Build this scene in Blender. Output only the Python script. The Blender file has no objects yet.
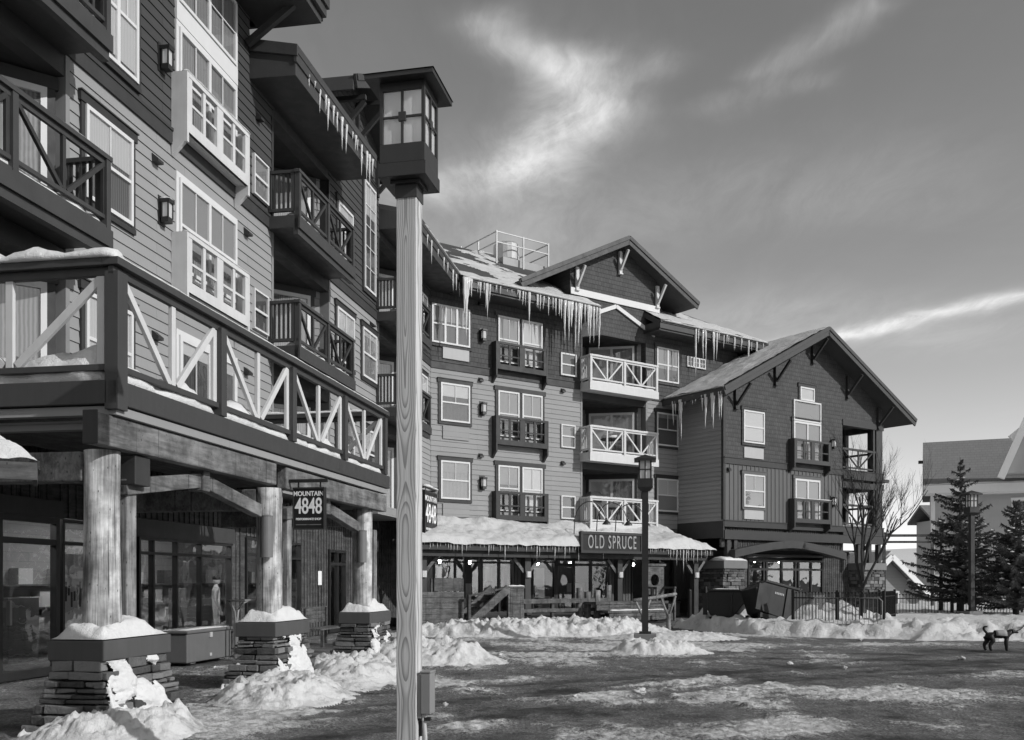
import bpy, math, random
from mathutils import Vector, Matrix, noise
R = math.radians
random.seed(7)
scene = bpy.context.scene
COL = scene.collection

# ---------------------------------------------------------------- helpers
WM = {}          # world matrices of everything built

def link(o, parent, W):
    COL.objects.link(o)
    if parent is not None:
        o.parent = parent
        o.matrix_parent_inverse = Matrix.Identity(4)
        o.matrix_basis = WM[parent.name].inverted() @ W
    else:
        o.matrix_basis = W
    WM[o.name] = W.copy()
    return o

def tag(o, label=None, cat=None, group=None, kind=None):
    if label: o['label'] = label
    if cat: o['category'] = cat
    if group: o['group'] = group
    if kind: o['kind'] = kind
    return o

def thing(name, label, cat, loc=(0, 0, 0), rz=0.0, group=None, W=None):
    o = bpy.data.objects.new(name, None)
    o.empty_display_size = 0.3
    if W is None: W = Matrix.Translation(loc) @ Matrix.Rotation(rz, 4, 'Z')
    link(o, None, W)
    return tag(o, label, cat, group)

class Fr:
    """a facade frame: t along the wall, off out of the wall, z up"""
    def __init__(s, o, deg):
        a = R(deg); s.deg = deg; s.o = o
        s.d = (math.sin(a), math.cos(a)); s.n = (math.cos(a), -math.sin(a))
        s.W = Matrix.Translation((o[0], o[1], 0)) @ Matrix.Rotation(R(90) - a, 4, 'Z')
    def at(s, t=0, off=0, z=0):
        return s.W @ Matrix.Translation((t, -off, z))
    def pt(s, t, off, z=0):
        return Vector((s.o[0] + s.d[0]*t + s.n[0]*off, s.o[1] + s.d[1]*t + s.n[1]*off, z))

class MB:
    def __init__(s): s.v = []; s.f = []
    def add(s, vs, fs):
        b = len(s.v); s.v += [tuple(v) for v in vs]; s.f += [tuple(b+i for i in f) for f in fs]; return s
    def hexa(s, p):
        return s.add(p, [(0,3,2,1),(4,5,6,7),(0,1,5,4),(1,2,6,5),(2,3,7,6),(3,0,4,7)])
    def box(s, x0, x1, y0, y1, z0, z1):
        if x0 > x1: x0, x1 = x1, x0
        if y0 > y1: y0, y1 = y1, y0
        if z0 > z1: z0, z1 = z1, z0
        return s.hexa([(x0,y0,z0),(x1,y0,z0),(x1,y1,z0),(x0,y1,z0),(x0,y0,z1),(x1,y0,z1),(x1,y1,z1),(x0,y1,z1)])
    def bx(s, t0, t1, o0, o1, z0, z1):          # frame coordinates
        return s.box(t0, t1, -o0, -o1, z0, z1)
    def beam(s, p, q, w, h, up=(0,0,1)):
        p = Vector(p); q = Vector(q); d = (q-p).normalized(); up = Vector(up)
        a = d.cross(up)
        if a.length < 1e-4: a = d.cross(Vector((1,0,0)))
        a.normalize(); b = a.cross(d).normalized()
        a *= w/2; b *= h/2
        return s.hexa([p-a-b, p+a-b, q+a-b, q-a-b, p-a+b, p+a+b, q+a+b, q-a+b])
    def bm(s, p, q, w, h, up=(0,0,1)):          # beam in frame coordinates (t,off,z)
        return s.beam((p[0],-p[1],p[2]), (q[0],-q[1],q[2]), w, h, up)
    def tube(s, pts, r, n=8, cap=True):
        pts = [Vector(p) for p in pts]; m = len(pts)
        rs = r if isinstance(r, (list, tuple)) else [r]*m
        b0 = len(s.v); ref = None
        for i, p in enumerate(pts):
            d = (pts[min(i+1, m-1)] - pts[max(i-1, 0)]).normalized()
            if ref is None:
                ref = Vector((0,0,1)) if abs(d.z) < .9 else Vector((1,0,0))
            a = d.cross(ref)
            if a.length < 1e-5: a = d.cross(Vector((0.3,1,0.2)))
            a.normalize(); b = d.cross(a).normalized(); ref = -b if False else ref
            for k in range(n):
                an = 2*math.pi*k/n
                s.v.append(tuple(p + (a*math.cos(an) + b*math.sin(an))*rs[i]))
        for i in range(m-1):
            for k in range(n):
                k2 = (k+1) % n
                s.f.append((b0+i*n+k, b0+i*n+k2, b0+(i+1)*n+k2, b0+(i+1)*n+k))
        if cap:
            s.f.append(tuple(b0+k for k in range(n-1, -1, -1)))
            s.f.append(tuple(b0+(m-1)*n+k for k in range(n)))
        return s
    def prism(s, poly, y0, y1):                 # polygon in x,z extruded along y
        n = len(poly)
        vs = [(x, y0, z) for x, z in poly] + [(x, y1, z) for x, z in poly]
        fs = [tuple(range(n)), tuple(range(2*n-1, n-1, -1))]
        for i in range(n):
            j = (i+1) % n; fs.append((i, i+n, j+n, j))
        return s.add(vs, fs)
    def slab(s, top, th):                       # top polygon (3-D points), vertical thickness
        n = len(top); top = [Vector(p) for p in top]
        vs = [tuple(p) for p in top] + [(p.x, p.y, p.z-th) for p in top]
        fs = [tuple(range(n)), tuple(range(2*n-1, n-1, -1))]
        for i in range(n):
            j = (i+1) % n; fs.append((i, i+n, j+n, j))
        return s.add(vs, fs)
    def lathe(s, prof, c=(0,0,0), n=16):
        b0 = len(s.v); m = len(prof)
        for r, z in prof:
            for k in range(n):
                a = 2*math.pi*k/n; s.v.append((c[0]+r*math.cos(a), c[1]+r*math.sin(a), c[2]+z))
        for i in range(m-1):
            for k in range(n):
                k2 = (k+1) % n; s.f.append((b0+i*n+k, b0+i*n+k2, b0+(i+1)*n+k2, b0+(i+1)*n+k))
        s.f.append(tuple(b0+k for k in range(n-1,-1,-1))); s.f.append(tuple(b0+(m-1)*n+k for k in range(n)))
        return s
    def grid(s, P, nu, nv, keep=None):
        b0 = len(s.v)
        for j in range(nv+1):
            for i in range(nu+1): s.v.append(tuple(P(i/nu, j/nv)))
        for j in range(nv):
            for i in range(nu):
                q = (b0+j*(nu+1)+i, b0+j*(nu+1)+i+1, b0+(j+1)*(nu+1)+i+1, b0+(j+1)*(nu+1)+i)
                if keep is None or keep((i+.5)/nu, (j+.5)/nv): s.f.append(q)
        return s
    def mesh(s, name, m, smooth=False, fix=True):
        me = bpy.data.meshes.new(name)
        me.from_pydata(s.v, [], s.f)
        if fix:
            import bmesh
            b = bmesh.new(); b.from_mesh(me); bmesh.ops.recalc_face_normals(b, faces=b.faces[:]); b.to_mesh(me); b.free()
        if m is not None:
            for k in (m if isinstance(m, list) else [m]): me.materials.append(k)
        if smooth:
            for p in me.polygons: p.use_smooth = True
        me.update()
        return me
    def build(s, name, m, parent=None, W=None, smooth=False, bevel=0, fix=True):
        return put(name, s.mesh(name, m, smooth, fix), parent, W, bevel)

def put(name, me, parent=None, W=None, bevel=0):
    o = bpy.data.objects.new(name, me)
    if W is None: W = WM[parent.name] if parent is not None else Matrix.Identity(4)
    link(o, parent, W)
    if bevel:
        md = o.modifiers.new('bevel', 'BEVEL'); md.width = bevel; md.segments = 2; md.limit_method = 'ANGLE'
    return o

def copy_tree(src, W, parent=None):
    """copy of a thing or part with its own parts, placed at W"""
    c = src.copy(); link(c, parent, W)
    rel0 = WM[src.name].inverted()
    for ch in [o for o in COL.objects if o.parent is src]:
        copy_tree(ch, W @ (rel0 @ WM[ch.name]), c)
    return c

def fbm(x, y, z=0.0, o=4):
    s = 0; a = .5; f = 1.0
    for _ in range(o):
        s += a*noise.noise(Vector((x*f, y*f, z*f+7.3*_))); a *= .5; f *= 2.03
    return s
def lump(x, y, sc, seed=0.0):
    d, _ = noise.voronoi(Vector((x*sc, y*sc, seed)))
    return max(0.0, 1-d[0]*1.25)
def chunk(x, y, sc, seed=0.0):
    d, pts = noise.voronoi(Vector((x*sc, y*sc, seed)))
    r = noise.noise(pts[0]*13.7)
    return max(0.0, r+.12)*sm(.02, .22, d[1]-d[0])*(1-.35*d[0])
def sm(a, b, x):
    t = max(0, min(1, (x-a)/(b-a))); return t*t*(3-2*t)

# ---------------------------------------------------------------- materials (the photograph is black and white: every colour is a grey)
MAT = {}
class NT:
    def __init__(s, name):
        s.m = bpy.data.materials.new(name); s.m.use_nodes = True; MAT[name] = s.m
        s.t = s.m.node_tree; s.t.nodes.clear()
        s.out = s.n('ShaderNodeOutputMaterial')
    def n(s, ty, **kw):
        nd = s.t.nodes.new(ty)
        for k, v in kw.items(): setattr(nd, k, v)
        return nd
    def l(s, a, b): s.t.links.new(a, b)
    def setv(s, sock, v):
        if hasattr(v, 'is_linked') or isinstance(v, bpy.types.NodeSocket): s.l(v, sock)
        else: sock.default_value = v
    def math(s, op, a, b=0.0, c=None, clamp=False):
        nd = s.n('ShaderNodeMath', operation=op, use_clamp=clamp)
        s.setv(nd.inputs[0], a); s.setv(nd.inputs[1], b)
        if c is not None: s.setv(nd.inputs[2], c)
        return nd.outputs[0]
    def coord(s, scale=(1,1,1), src='Object', loc=(0,0,0)):
        tc = s.n('ShaderNodeTexCoord'); mp = s.n('ShaderNodeMapping')
        s.l(tc.outputs[src], mp.inputs[0]); mp.inputs['Scale'].default_value = scale; mp.inputs['Location'].default_value = loc
        return mp.outputs[0]
    def noise(s, vec, scale=1.0, detail=4, rough=.55, dist=0.0):
        nd = s.n('ShaderNodeTexNoise'); s.l(vec, nd.inputs['Vector'])
        nd.inputs['Scale'].default_value = scale; nd.inputs['Detail'].default_value = detail
        nd.inputs['Roughness'].default_value = rough; nd.inputs['Distortion'].default_value = dist
        return nd.outputs[0]
    def ramp(s, fac, a, b, lo=0.0, hi=1.0):
        nd = s.n('ShaderNodeMapRange'); nd.clamp = True; nd.interpolation_type = 'SMOOTHSTEP'
        s.l(fac, nd.inputs[0])
        for i, v in enumerate((a, b, lo, hi)): nd.inputs[i+1].default_value = v
        return nd.outputs[0]
    def grey(s, val):
        nd = s.n('ShaderNodeCombineColor')
        for i in range(3): s.setv(nd.inputs[i], val)
        return nd.outputs[0]
    def principled(s, val, rough=.6, spec=.4, bump=None, bstr=.3, bdist=.01, normal=None, metal=0.0):
        p = s.n('ShaderNodeBsdfPrincipled')
        if isinstance(val, (int, float)): p.inputs['Base Color'].default_value = (val, val, val, 1)
        else: s.l(s.grey(val), p.inputs['Base Color'])
        s.setv(p.inputs['Roughness'], rough); p.inputs['Specular IOR Level'].default_value = spec
        p.inputs['Metallic'].default_value = metal
        if bump is not None:
            b = s.n('ShaderNodeBump'); b.inputs['Strength'].default_value = bstr; b.inputs['Distance'].default_value = bdist
            s.l(bump, b.inputs['Height']); s.l(b.outputs[0], p.inputs['Normal'])
        s.l(p.outputs[0], s.out.inputs[0])
        return p

def _x(): pass
def painted(name, v, rough=.55, amp=.18, sc=(3,3,3), spec=.3, fine=60, bstr=.12):
    t = NT(name); c = t.coord(sc); n1 = t.noise(c, 1.0, 5, .6); n2 = t.noise(t.coord((1,1,.12)), 14, 3)
    f = t.math('ADD', t.math('MULTIPLY', n1, 1.2), t.math('MULTIPLY', n2, .8))
    val = t.math('MULTIPLY_ADD', f, v*amp*2, v*(1-amp*2))
    t.principled(val, t.ramp(n1, .3, .7, rough-.1, rough+.12), spec, bump=t.noise(t.coord(), fine, 4), bstr=bstr, bdist=.004)
    return t.m

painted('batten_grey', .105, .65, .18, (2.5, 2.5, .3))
painted('dark_trim', .036, .55, .2)
painted('fascia_dark', .05, .5, .16)
painted('belt_dark', .042, .55, .15)
painted('jamb_grey', .22, .6, .12)
painted('white_trim', .6, .5, .05)
painted('white_rail', .55, .55, .1)
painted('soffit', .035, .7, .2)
painted('cap_grey', .075, .6, .18, (2,2,2))
painted('black_metal', .018, .42, .25, spec=.5)
painted('bronze_metal', .026, .45, .25, spec=.5)
painted('grey_metal', .22, .4, .12, spec=.5)
painted('pale_metal', .45, .4, .12, spec=.5)
painted('letter_grey', .3, .6, .15)
painted('panel_pale', .4, .6, .08)
painted('bin_grey', .13, .5, .12, spec=.4)
painted('dumpster_dark', .02, .5, .3, (4,4,4))
painted('sign_black', .016, .45, .15)
painted('letter_white', .8, .5, .03)
painted('house_wall', .42, .7, .08, (.4,.4,3))
painted('house_white', .8, .6, .04)
painted('cloth_dark', .03, .85, .3)
painted('cloth_pale', .5, .85, .15)
painted('skin', .4, .5, .06)
painted('dog_fur', .012, .6, .4, (20,20,20))
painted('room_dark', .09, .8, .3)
painted('curtain_pale', .42, .8, .12)
painted('bark', .05, .9, .5, (14,14,2), fine=30, bstr=.6)
painted('needles', .075, .7, .55, (5,5,5))
painted('needle_snow', .5, .8, .3, (5,5,5))
painted('iron', .01, .5, .3, spec=.4)
painted('cyl_grey', .16, .5, .1)

def shingle(name, v, amp=.5, row=.19, wid=.16, z0=0.0, mort=.006, gap=-.6):
    t = NT(name); tc = t.coord(); sep = t.n('ShaderNodeSeparateXYZ'); t.l(tc, sep.inputs[0])
    cb = t.n('ShaderNodeCombineXYZ'); t.l(sep.outputs[0], cb.inputs[0]); t.l(t.math('SUBTRACT', sep.outputs[2], z0), cb.inputs[1])
    b = t.n('ShaderNodeTexBrick'); t.l(cb.outputs[0], b.inputs['Vector'])
    b.inputs['Scale'].default_value = 1; b.inputs['Brick Width'].default_value = wid; b.inputs['Row Height'].default_value = row
    b.inputs['Mortar Size'].default_value = mort; b.inputs['Color1'].default_value = (0,0,0,1); b.inputs['Color2'].default_value = (1,1,1,1)
    b.inputs['Mortar'].default_value = (.0,.0,.0,1); b.offset = .37; b.squash = 1
    bw = t.n('ShaderNodeRGBToBW'); t.l(b.outputs[0], bw.inputs[0])
    n1 = t.noise(t.coord((.5,.5,.9)), 1.3, 4); n2 = t.noise(t.coord((30,30,4)), 1, 3)
    f = t.math('MULTIPLY_ADD', bw.outputs[0], .45, t.math('MULTIPLY', n1, 1.0))
    f = t.math('MULTIPLY_ADD', n2, .35, f)
    val = t.math('MULTIPLY_ADD', f, v*amp*1.1, v*(1-amp))
    val = t.math('MULTIPLY', val, t.math('MULTIPLY_ADD', b.outputs['Fac'], gap, 1.0))
    t.principled(val, .75, .25, bump=t.math('MULTIPLY_ADD', b.outputs['Fac'], -1.0, t.math('MULTIPLY', n2, .5)), bstr=.5, bdist=.006)
shingle('shingle_dark', .066, .55, z0=10.05-.19*52)
shingle('lap_dark', .056, .4, .2, 1.9, .05)
shingle('house_roof', .2, .18, .2, .34, 0, .01, -.25)
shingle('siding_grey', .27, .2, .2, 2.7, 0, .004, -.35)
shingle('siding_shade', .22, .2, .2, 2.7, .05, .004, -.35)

def roofmat():
    t = NT('roof_dark'); n1 = t.noise(t.coord(), .8, 5); n2 = t.noise(t.coord(), 30, 3)
    t.principled(t.math('MULTIPLY_ADD', t.math('ADD', n1, n2), .04, .02), .8, .3, bump=n2, bstr=.4, bdist=.01)
roofmat()

def snowmat(name, v=.82, sc=1.0, bstr=.5, dirt=0.0):
    t = NT(name); c = t.coord((sc,sc,sc))
    n1 = t.noise(c, 2.2, 6, .6); n2 = t.noise(c, 14, 6, .65); n3 = t.noise(c, 70, 3, .6)
    h = t.math('MULTIPLY_ADD', n2, .5, n1); h = t.math('MULTIPLY_ADD', n3, .18, h)
    val = t.math('MULTIPLY_ADD', n1, .06, v-.04)
    if dirt:
        d = t.ramp(t.noise(t.coord((1,1,1), loc=(4,2,9)), 3.0, 6, .7), .5, .72, 0, dirt)
        d2 = t.ramp(n3, .62, .72, 0, dirt*.8)
        val = t.math('MULTIPLY', val, t.math('SUBTRACT', 1.0, t.math('MAXIMUM', d, d2)))
    p = t.principled(val, .55, .3, bump=h, bstr=bstr, bdist=.08/sc)
    p.inputs['Subsurface Weight'].default_value = .12; p.inputs['Subsurface Radius'].default_value = (.03,.03,.03); p.inputs['Subsurface Scale'].default_value = .5
snowmat('snow', .68, 1, .6, .08)
snowmat('snow_roof', .53, .6, .5, .22)
snowmat('snow_pile_mat', .66, 1.3, 1.0, .5)
snowmat('snow_field', .64, .7, .8, .28)

def icemat():
    t = NT('ice'); p = t.principled(.86, .12, .6, bump=t.noise(t.coord(), 30, 3), bstr=.3, bdist=.01)
    p.inputs['Transmission Weight'].default_value = .35; p.inputs['IOR'].default_value = 1.31
icemat()

def glass(name, ior, tint=.75, wav=.02):
    t = NT(name)
    tr = t.n('ShaderNodeBsdfTransparent'); tr.inputs[0].default_value = (tint,tint,tint,1)
    gl = t.n('ShaderNodeBsdfGlossy'); gl.inputs['Roughness'].default_value = .015; gl.inputs[0].default_value = (.95,.95,.95,1)
    ge = t.n('ShaderNodeNewGeometry'); dt = t.n('ShaderNodeVectorMath', operation='DOT_PRODUCT'); t.l(ge.outputs['Incoming'], dt.inputs[0])
    b = t.n('ShaderNodeBump'); b.inputs['Strength'].default_value = .25; b.inputs['Distance'].default_value = wav
    t.l(t.noise(t.coord((1,1,.7)), 1.6, 2), b.inputs['Height']); t.l(b.outputs[0], gl.inputs['Normal']); t.l(ge.outputs['Normal'], dt.inputs[1])
    f0 = ((ior-1)/(ior+1))**2; c = t.math('SUBTRACT', 1.0, t.math('ABSOLUTE', dt.outputs['Value']), clamp=True)
    mx = t.n('ShaderNodeMixShader'); t.l(t.math('MULTIPLY_ADD', t.math('POWER', c, 5.0), 1-f0, f0), mx.inputs[0]); t.l(tr.outputs[0], mx.inputs[1]); t.l(gl.outputs[0], mx.inputs[2])
    t.l(mx.outputs[0], t.out.inputs[0])
glass('glass', 2.3, .95, .03); glass('shop_glass', 2.5, .9, .03)

def frosted():
    t = NT('frosted_glass')
    p = t.principled(.9, .3, .5)
    tl = t.n('ShaderNodeBsdfTranslucent'); tl.inputs[0].default_value = (.95,.95,.95,1)
    mx = t.n('ShaderNodeMixShader'); mx.inputs[0].default_value = .5
    t.l(p.outputs[0], mx.inputs[1]); t.l(tl.outputs[0], mx.inputs[2])
    tp = t.n('ShaderNodeBsdfTransparent'); m2 = t.n('ShaderNodeMixShader'); m2.inputs[0].default_value = .1
    t.l(mx.outputs[0], m2.inputs[1]); t.l(tp.outputs[0], m2.inputs[2]); t.l(m2.outputs[0], t.out.inputs[0])
frosted()

def drapes(name, lo, hi, sc):
    t = NT(name); w = t.n('ShaderNodeTexWave'); w.wave_type = 'BANDS'; w.bands_direction = 'X'
    t.l(t.coord(), w.inputs[0]); w.inputs['Scale'].default_value = sc; w.inputs['Distortion'].default_value = 1.5; w.inputs['Detail'].default_value = 2
    t.principled(t.math('MULTIPLY_ADD', w.outputs['Fac'], hi-lo, lo), .8, .2)
drapes('drape_dark', .05, .12, 5); drapes('blind_light', .42, .56, 7); drapes('drape_mid', .16, .3, 5); drapes('blind_grey', .2, .3, 9)

def woodmat(name, lo, hi, stretch=(7,7,.5), patch=.5, bstr=.5):
    t = NT(name); c = t.coord(stretch)
    n1 = t.noise(c, 1.6, 6, .65, .6); n2 = t.noise(t.coord((stretch[0]*5, stretch[1]*5, stretch[2]*2)), 1.5, 4, .6); n3 = t.noise(t.coord((1.6,1.6,1.1)), 1.4, 4)
    f = t.math('MULTIPLY_ADD', n2, .5, t.math('MULTIPLY', n1, .75)); f = t.math('MULTIPLY_ADD', t.math('SUBTRACT', n3, .5), patch*1.6, f)
    v = t.ramp(f, .35, .95, lo, hi)
    band = t.noise(t.coord((3,3,3.5)), 1.0, 5, .7); v = t.math('MULTIPLY', v, t.ramp(band, .35, .62, .7, 1.12))
    kn = t.n('ShaderNodeTexVoronoi'); t.l(t.coord((3.2,3.2,1.5)), kn.inputs['Vector']); v = t.math('MULTIPLY', v, t.ramp(kn.outputs['Distance'], .07, .14, .3, 1))
    crk = t.ramp(t.noise(t.coord((22,22,.35)), 1.0, 2), .62, .68, 1, .35)
    t.principled(t.math('MULTIPLY', v, crk), .75, .25, bump=t.math('MULTIPLY', f, crk), bstr=bstr, bdist=.012)
woodmat('log_wood', .15, .72, patch=.7); woodmat('post_wood', .09, .36)
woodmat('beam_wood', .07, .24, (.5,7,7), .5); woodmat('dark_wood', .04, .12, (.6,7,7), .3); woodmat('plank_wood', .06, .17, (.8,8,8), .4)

def pine():
    t = NT('pine_post'); tc = t.coord(); s = t.n('ShaderNodeSeparateXYZ'); t.l(tc, s.inputs[0])
    wz = t.noise(t.coord((0.6,0.6,.42)), 1.3, 2, .5); wz2 = t.noise(t.coord((3,3,.9)), 2.0, 3, .5)
    y = t.math('MULTIPLY_ADD', t.math('SUBTRACT', wz, .5), .34, t.math('MULTIPLY_ADD', s.outputs[2], .012, -.02))
    y = t.math('ADD', y, t.math('MULTIPLY', s.outputs[1], .6))
    x = t.math('ADD', t.math('ADD', s.outputs[0], .008), t.math('MULTIPLY', t.math('SUBTRACT', wz2, .5), .028))
    r = t.math('SQRT', t.math('ADD', t.math('MULTIPLY', x, x), t.math('MULTIPLY', y, y)))
    saw = t.math('FRACT', t.math('MULTIPLY', r, 66.0))
    ring = t.ramp(saw, .35, .95, 0, 1); edge = t.ramp(saw, .96, 1.0, 1, 0)
    g = t.math('MULTIPLY', ring, edge)
    fine = t.noise(t.coord((160,160,2.5)), 1, 4, .6); streak = t.noise(t.coord((14,14,.35)), 1.4, 4, .6)
    v = t.math('MULTIPLY_ADD', g, -.27, .53)
    v = t.math('MULTIPLY', v, t.math('MULTIPLY_ADD', fine, .5, .72)); v = t.math('MULTIPLY', v, t.math('MULTIPLY_ADD', streak, .6, .72))
    crk = t.ramp(t.noise(t.coord((34,34,.22), loc=(1,4,2)), 1.0, 3), .64, .7, 1, .3); v = t.math('MULTIPLY', v, crk)
    t.principled(v, .7, .25, bump=t.math('MULTIPLY', crk, t.math('MULTIPLY_ADD', fine, .6, t.math('MULTIPLY', g, -.4))), bstr=.5, bdist=.004)
pine()

def stonemat(name='stone', lo=.07, hi=.3):
    t = NT(name); oi = t.n('ShaderNodeNewGeometry')
    rnd = oi.outputs['Random Per Island']
    n1 = t.noise(t.coord(), 6, 6, .65); n2 = t.noise(t.coord(), 40, 4, .6)
    f = t.math('MULTIPLY_ADD', rnd, .6, t.math('MULTIPLY', n1, .5)); f = t.math('MULTIPLY_ADD', n2, .25, f)
    t.principled(t.ramp(f, .2, 1.1, lo, hi), .8, .25, bump=t.math('MULTIPLY_ADD', n2, .4, n1), bstr=.8, bdist=.03)
stonemat('stone', .03, .2); stonemat('mortar', .03, .07)

def groundmat():
    t = NT('plaza_paving'); c = t.coord()
    br = t.n('ShaderNodeTexBrick'); mp = t.coord((1,1,1)); rot = t.n('ShaderNodeVectorRotate'); t.l(mp, rot.inputs[0]); rot.inputs['Angle'].default_value = R(-35)
    t.l(rot.outputs[0], br.inputs['Vector']); br.inputs['Scale'].default_value = 1; br.inputs['Brick Width'].default_value = .24; br.inputs['Row Height'].default_value = .12
    br.inputs['Mortar Size'].default_value = .007; br.inputs['Color1'].default_value = (0,0,0,1); br.inputs['Color2'].default_value = (1,1,1,1); br.inputs['Mortar'].default_value = (0,0,0,1)
    bw = t.n('ShaderNodeRGBToBW'); t.l(br.outputs[0], bw.inputs[0])
    n1 = t.noise(c, .55, 6, .6); n2 = t.noise(c, 9, 6, .7); n3 = t.noise(c, 55, 4, .6)
    base = t.math('MULTIPLY_ADD', bw.outputs[0], .012, t.math('MULTIPLY', n2, .075))
    base = t.math('MULTIPLY', base, t.ramp(t.noise(c, 1.7, 5, .7), .38, .62, .35, 1.5))
    base = t.math('MULTIPLY', base, t.ramp(n3, .3, .7, .5, 1.5))
    # trodden snow left in drifts; where it lies comes with the mesh
    at = t.n('ShaderNodeAttribute'); at.attribute_name = 'snow_cover'
    fine = t.noise(t.coord((7,5.5,1)), 1.0, 7, .8); grit = t.noise(t.coord((28,24,1)), 1.0, 4, .7)
    f = t.math('ADD', at.outputs['Fac'], t.math('MULTIPLY', t.math('SUBTRACT', fine, .5), 1.0)); f = t.math('ADD', f, t.math('MULTIPLY', t.math('SUBTRACT', grit, .5), .75))
    mask = t.ramp(f, .38, .78, 0, 1)
    thin = t.math('MULTIPLY', t.ramp(f, -.05, .5, 0, .3), t.ramp(grit, .35, .65, .25, 1.2))
    m = t.math('MAXIMUM', mask, thin)
    m = t.math('MULTIPLY', m, t.ramp(fine, .28, .55, .45, 1))
    v = t.math('ADD', t.math('MULTIPLY', base, t.math('SUBTRACT', 1.0, m)), t.math('MULTIPLY', m, t.math('MULTIPLY_ADD', fine, .45, .5)))
    rough = t.math('MULTIPLY_ADD', m, .15, t.ramp(n1, .3, .62, .42, .75))
    h = t.math('ADD', t.math('MULTIPLY', n2, .5), t.math('ADD', t.math('MULTIPLY', m, .9), t.math('MULTIPLY', fine, .8)))
    h = t.math('MULTIPLY_ADD', n3, .25, t.math('MULTIPLY_ADD', br.outputs['Fac'], -.12, h))
    t.principled(v, rough, .4, bump=h, bstr=1.0, bdist=.06)
groundmat()

def emit(name, v):
    t = NT(name); e = t.n('ShaderNodeEmission'); e.inputs[0].default_value = (1,1,1,1); e.inputs[1].default_value = v; t.l(e.outputs[0], t.out.inputs[0])
emit('lamp_glow', 18.0)
# ---------------------------------------------------------------- frames
L = Fr((-6.78, 15.7), 10.0)      # left wing, receding along the left of the plaza
M = Fr((-2.77, 36.7), 54.5)      # central block and gabled wing
D = Fr((-4.265, 10.3), 10.0)     # front edge of the raised deck
m = MAT
lodge = thing('lodge_building', 'long timber lodge with lap siding, icicled eaves, white windows and balconies on several storeys', 'building', (-2.77, 36.7, 0))

# ---------------------------------------------------------------- generic parts
def lap(mb, t0, t1, z0, z1, expo=.2, off=0.0, proud=.022, lt=None, rt=None):
    """lap boards between t0..t1 (or sloping limits lt(z), rt(z))"""
    z = z0
    while z < z1 - 1e-4:
        zt = min(z+expo, z1)
        a0 = lt(z) if lt else t0; a1 = rt(z) if rt else t1
        b0 = lt(zt) if lt else t0; b1 = rt(zt) if rt else t1
        if a1 - a0 > .02:
            if b1 < b0: b0 = b1 = (b0+b1)/2
            o = -(off+proud); oi = -(off+.004)
            mb.add([(a0,o,z),(a1,o,z),(b1,oi,zt),(b0,oi,zt),(a0,-off+.05,z),(a1,-off+.05,z),(b1,-off+.05,zt),(b0,-off+.05,zt)],
                   [(0,1,2,3),(0,4,5,1),(4,7,6,5),(0,3,7,4),(1,5,6,2)])
        z = zt

def batten(mb, t0, t1, z0, z1, off=0.0, step=.3):
    mb.bx(t0, t1, off-.12, off, z0, z1)
    t = t0+.1
    while t < t1-.05:
        mb.bx(t-.022, t+.022, off, off+.025, z0+.003, z1-.003); t += step

_cache = {}; WR = random.Random(77)
def meshc(key, fn):
    if key not in _cache: _cache[key] = fn()
    return _cache[key]

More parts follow.
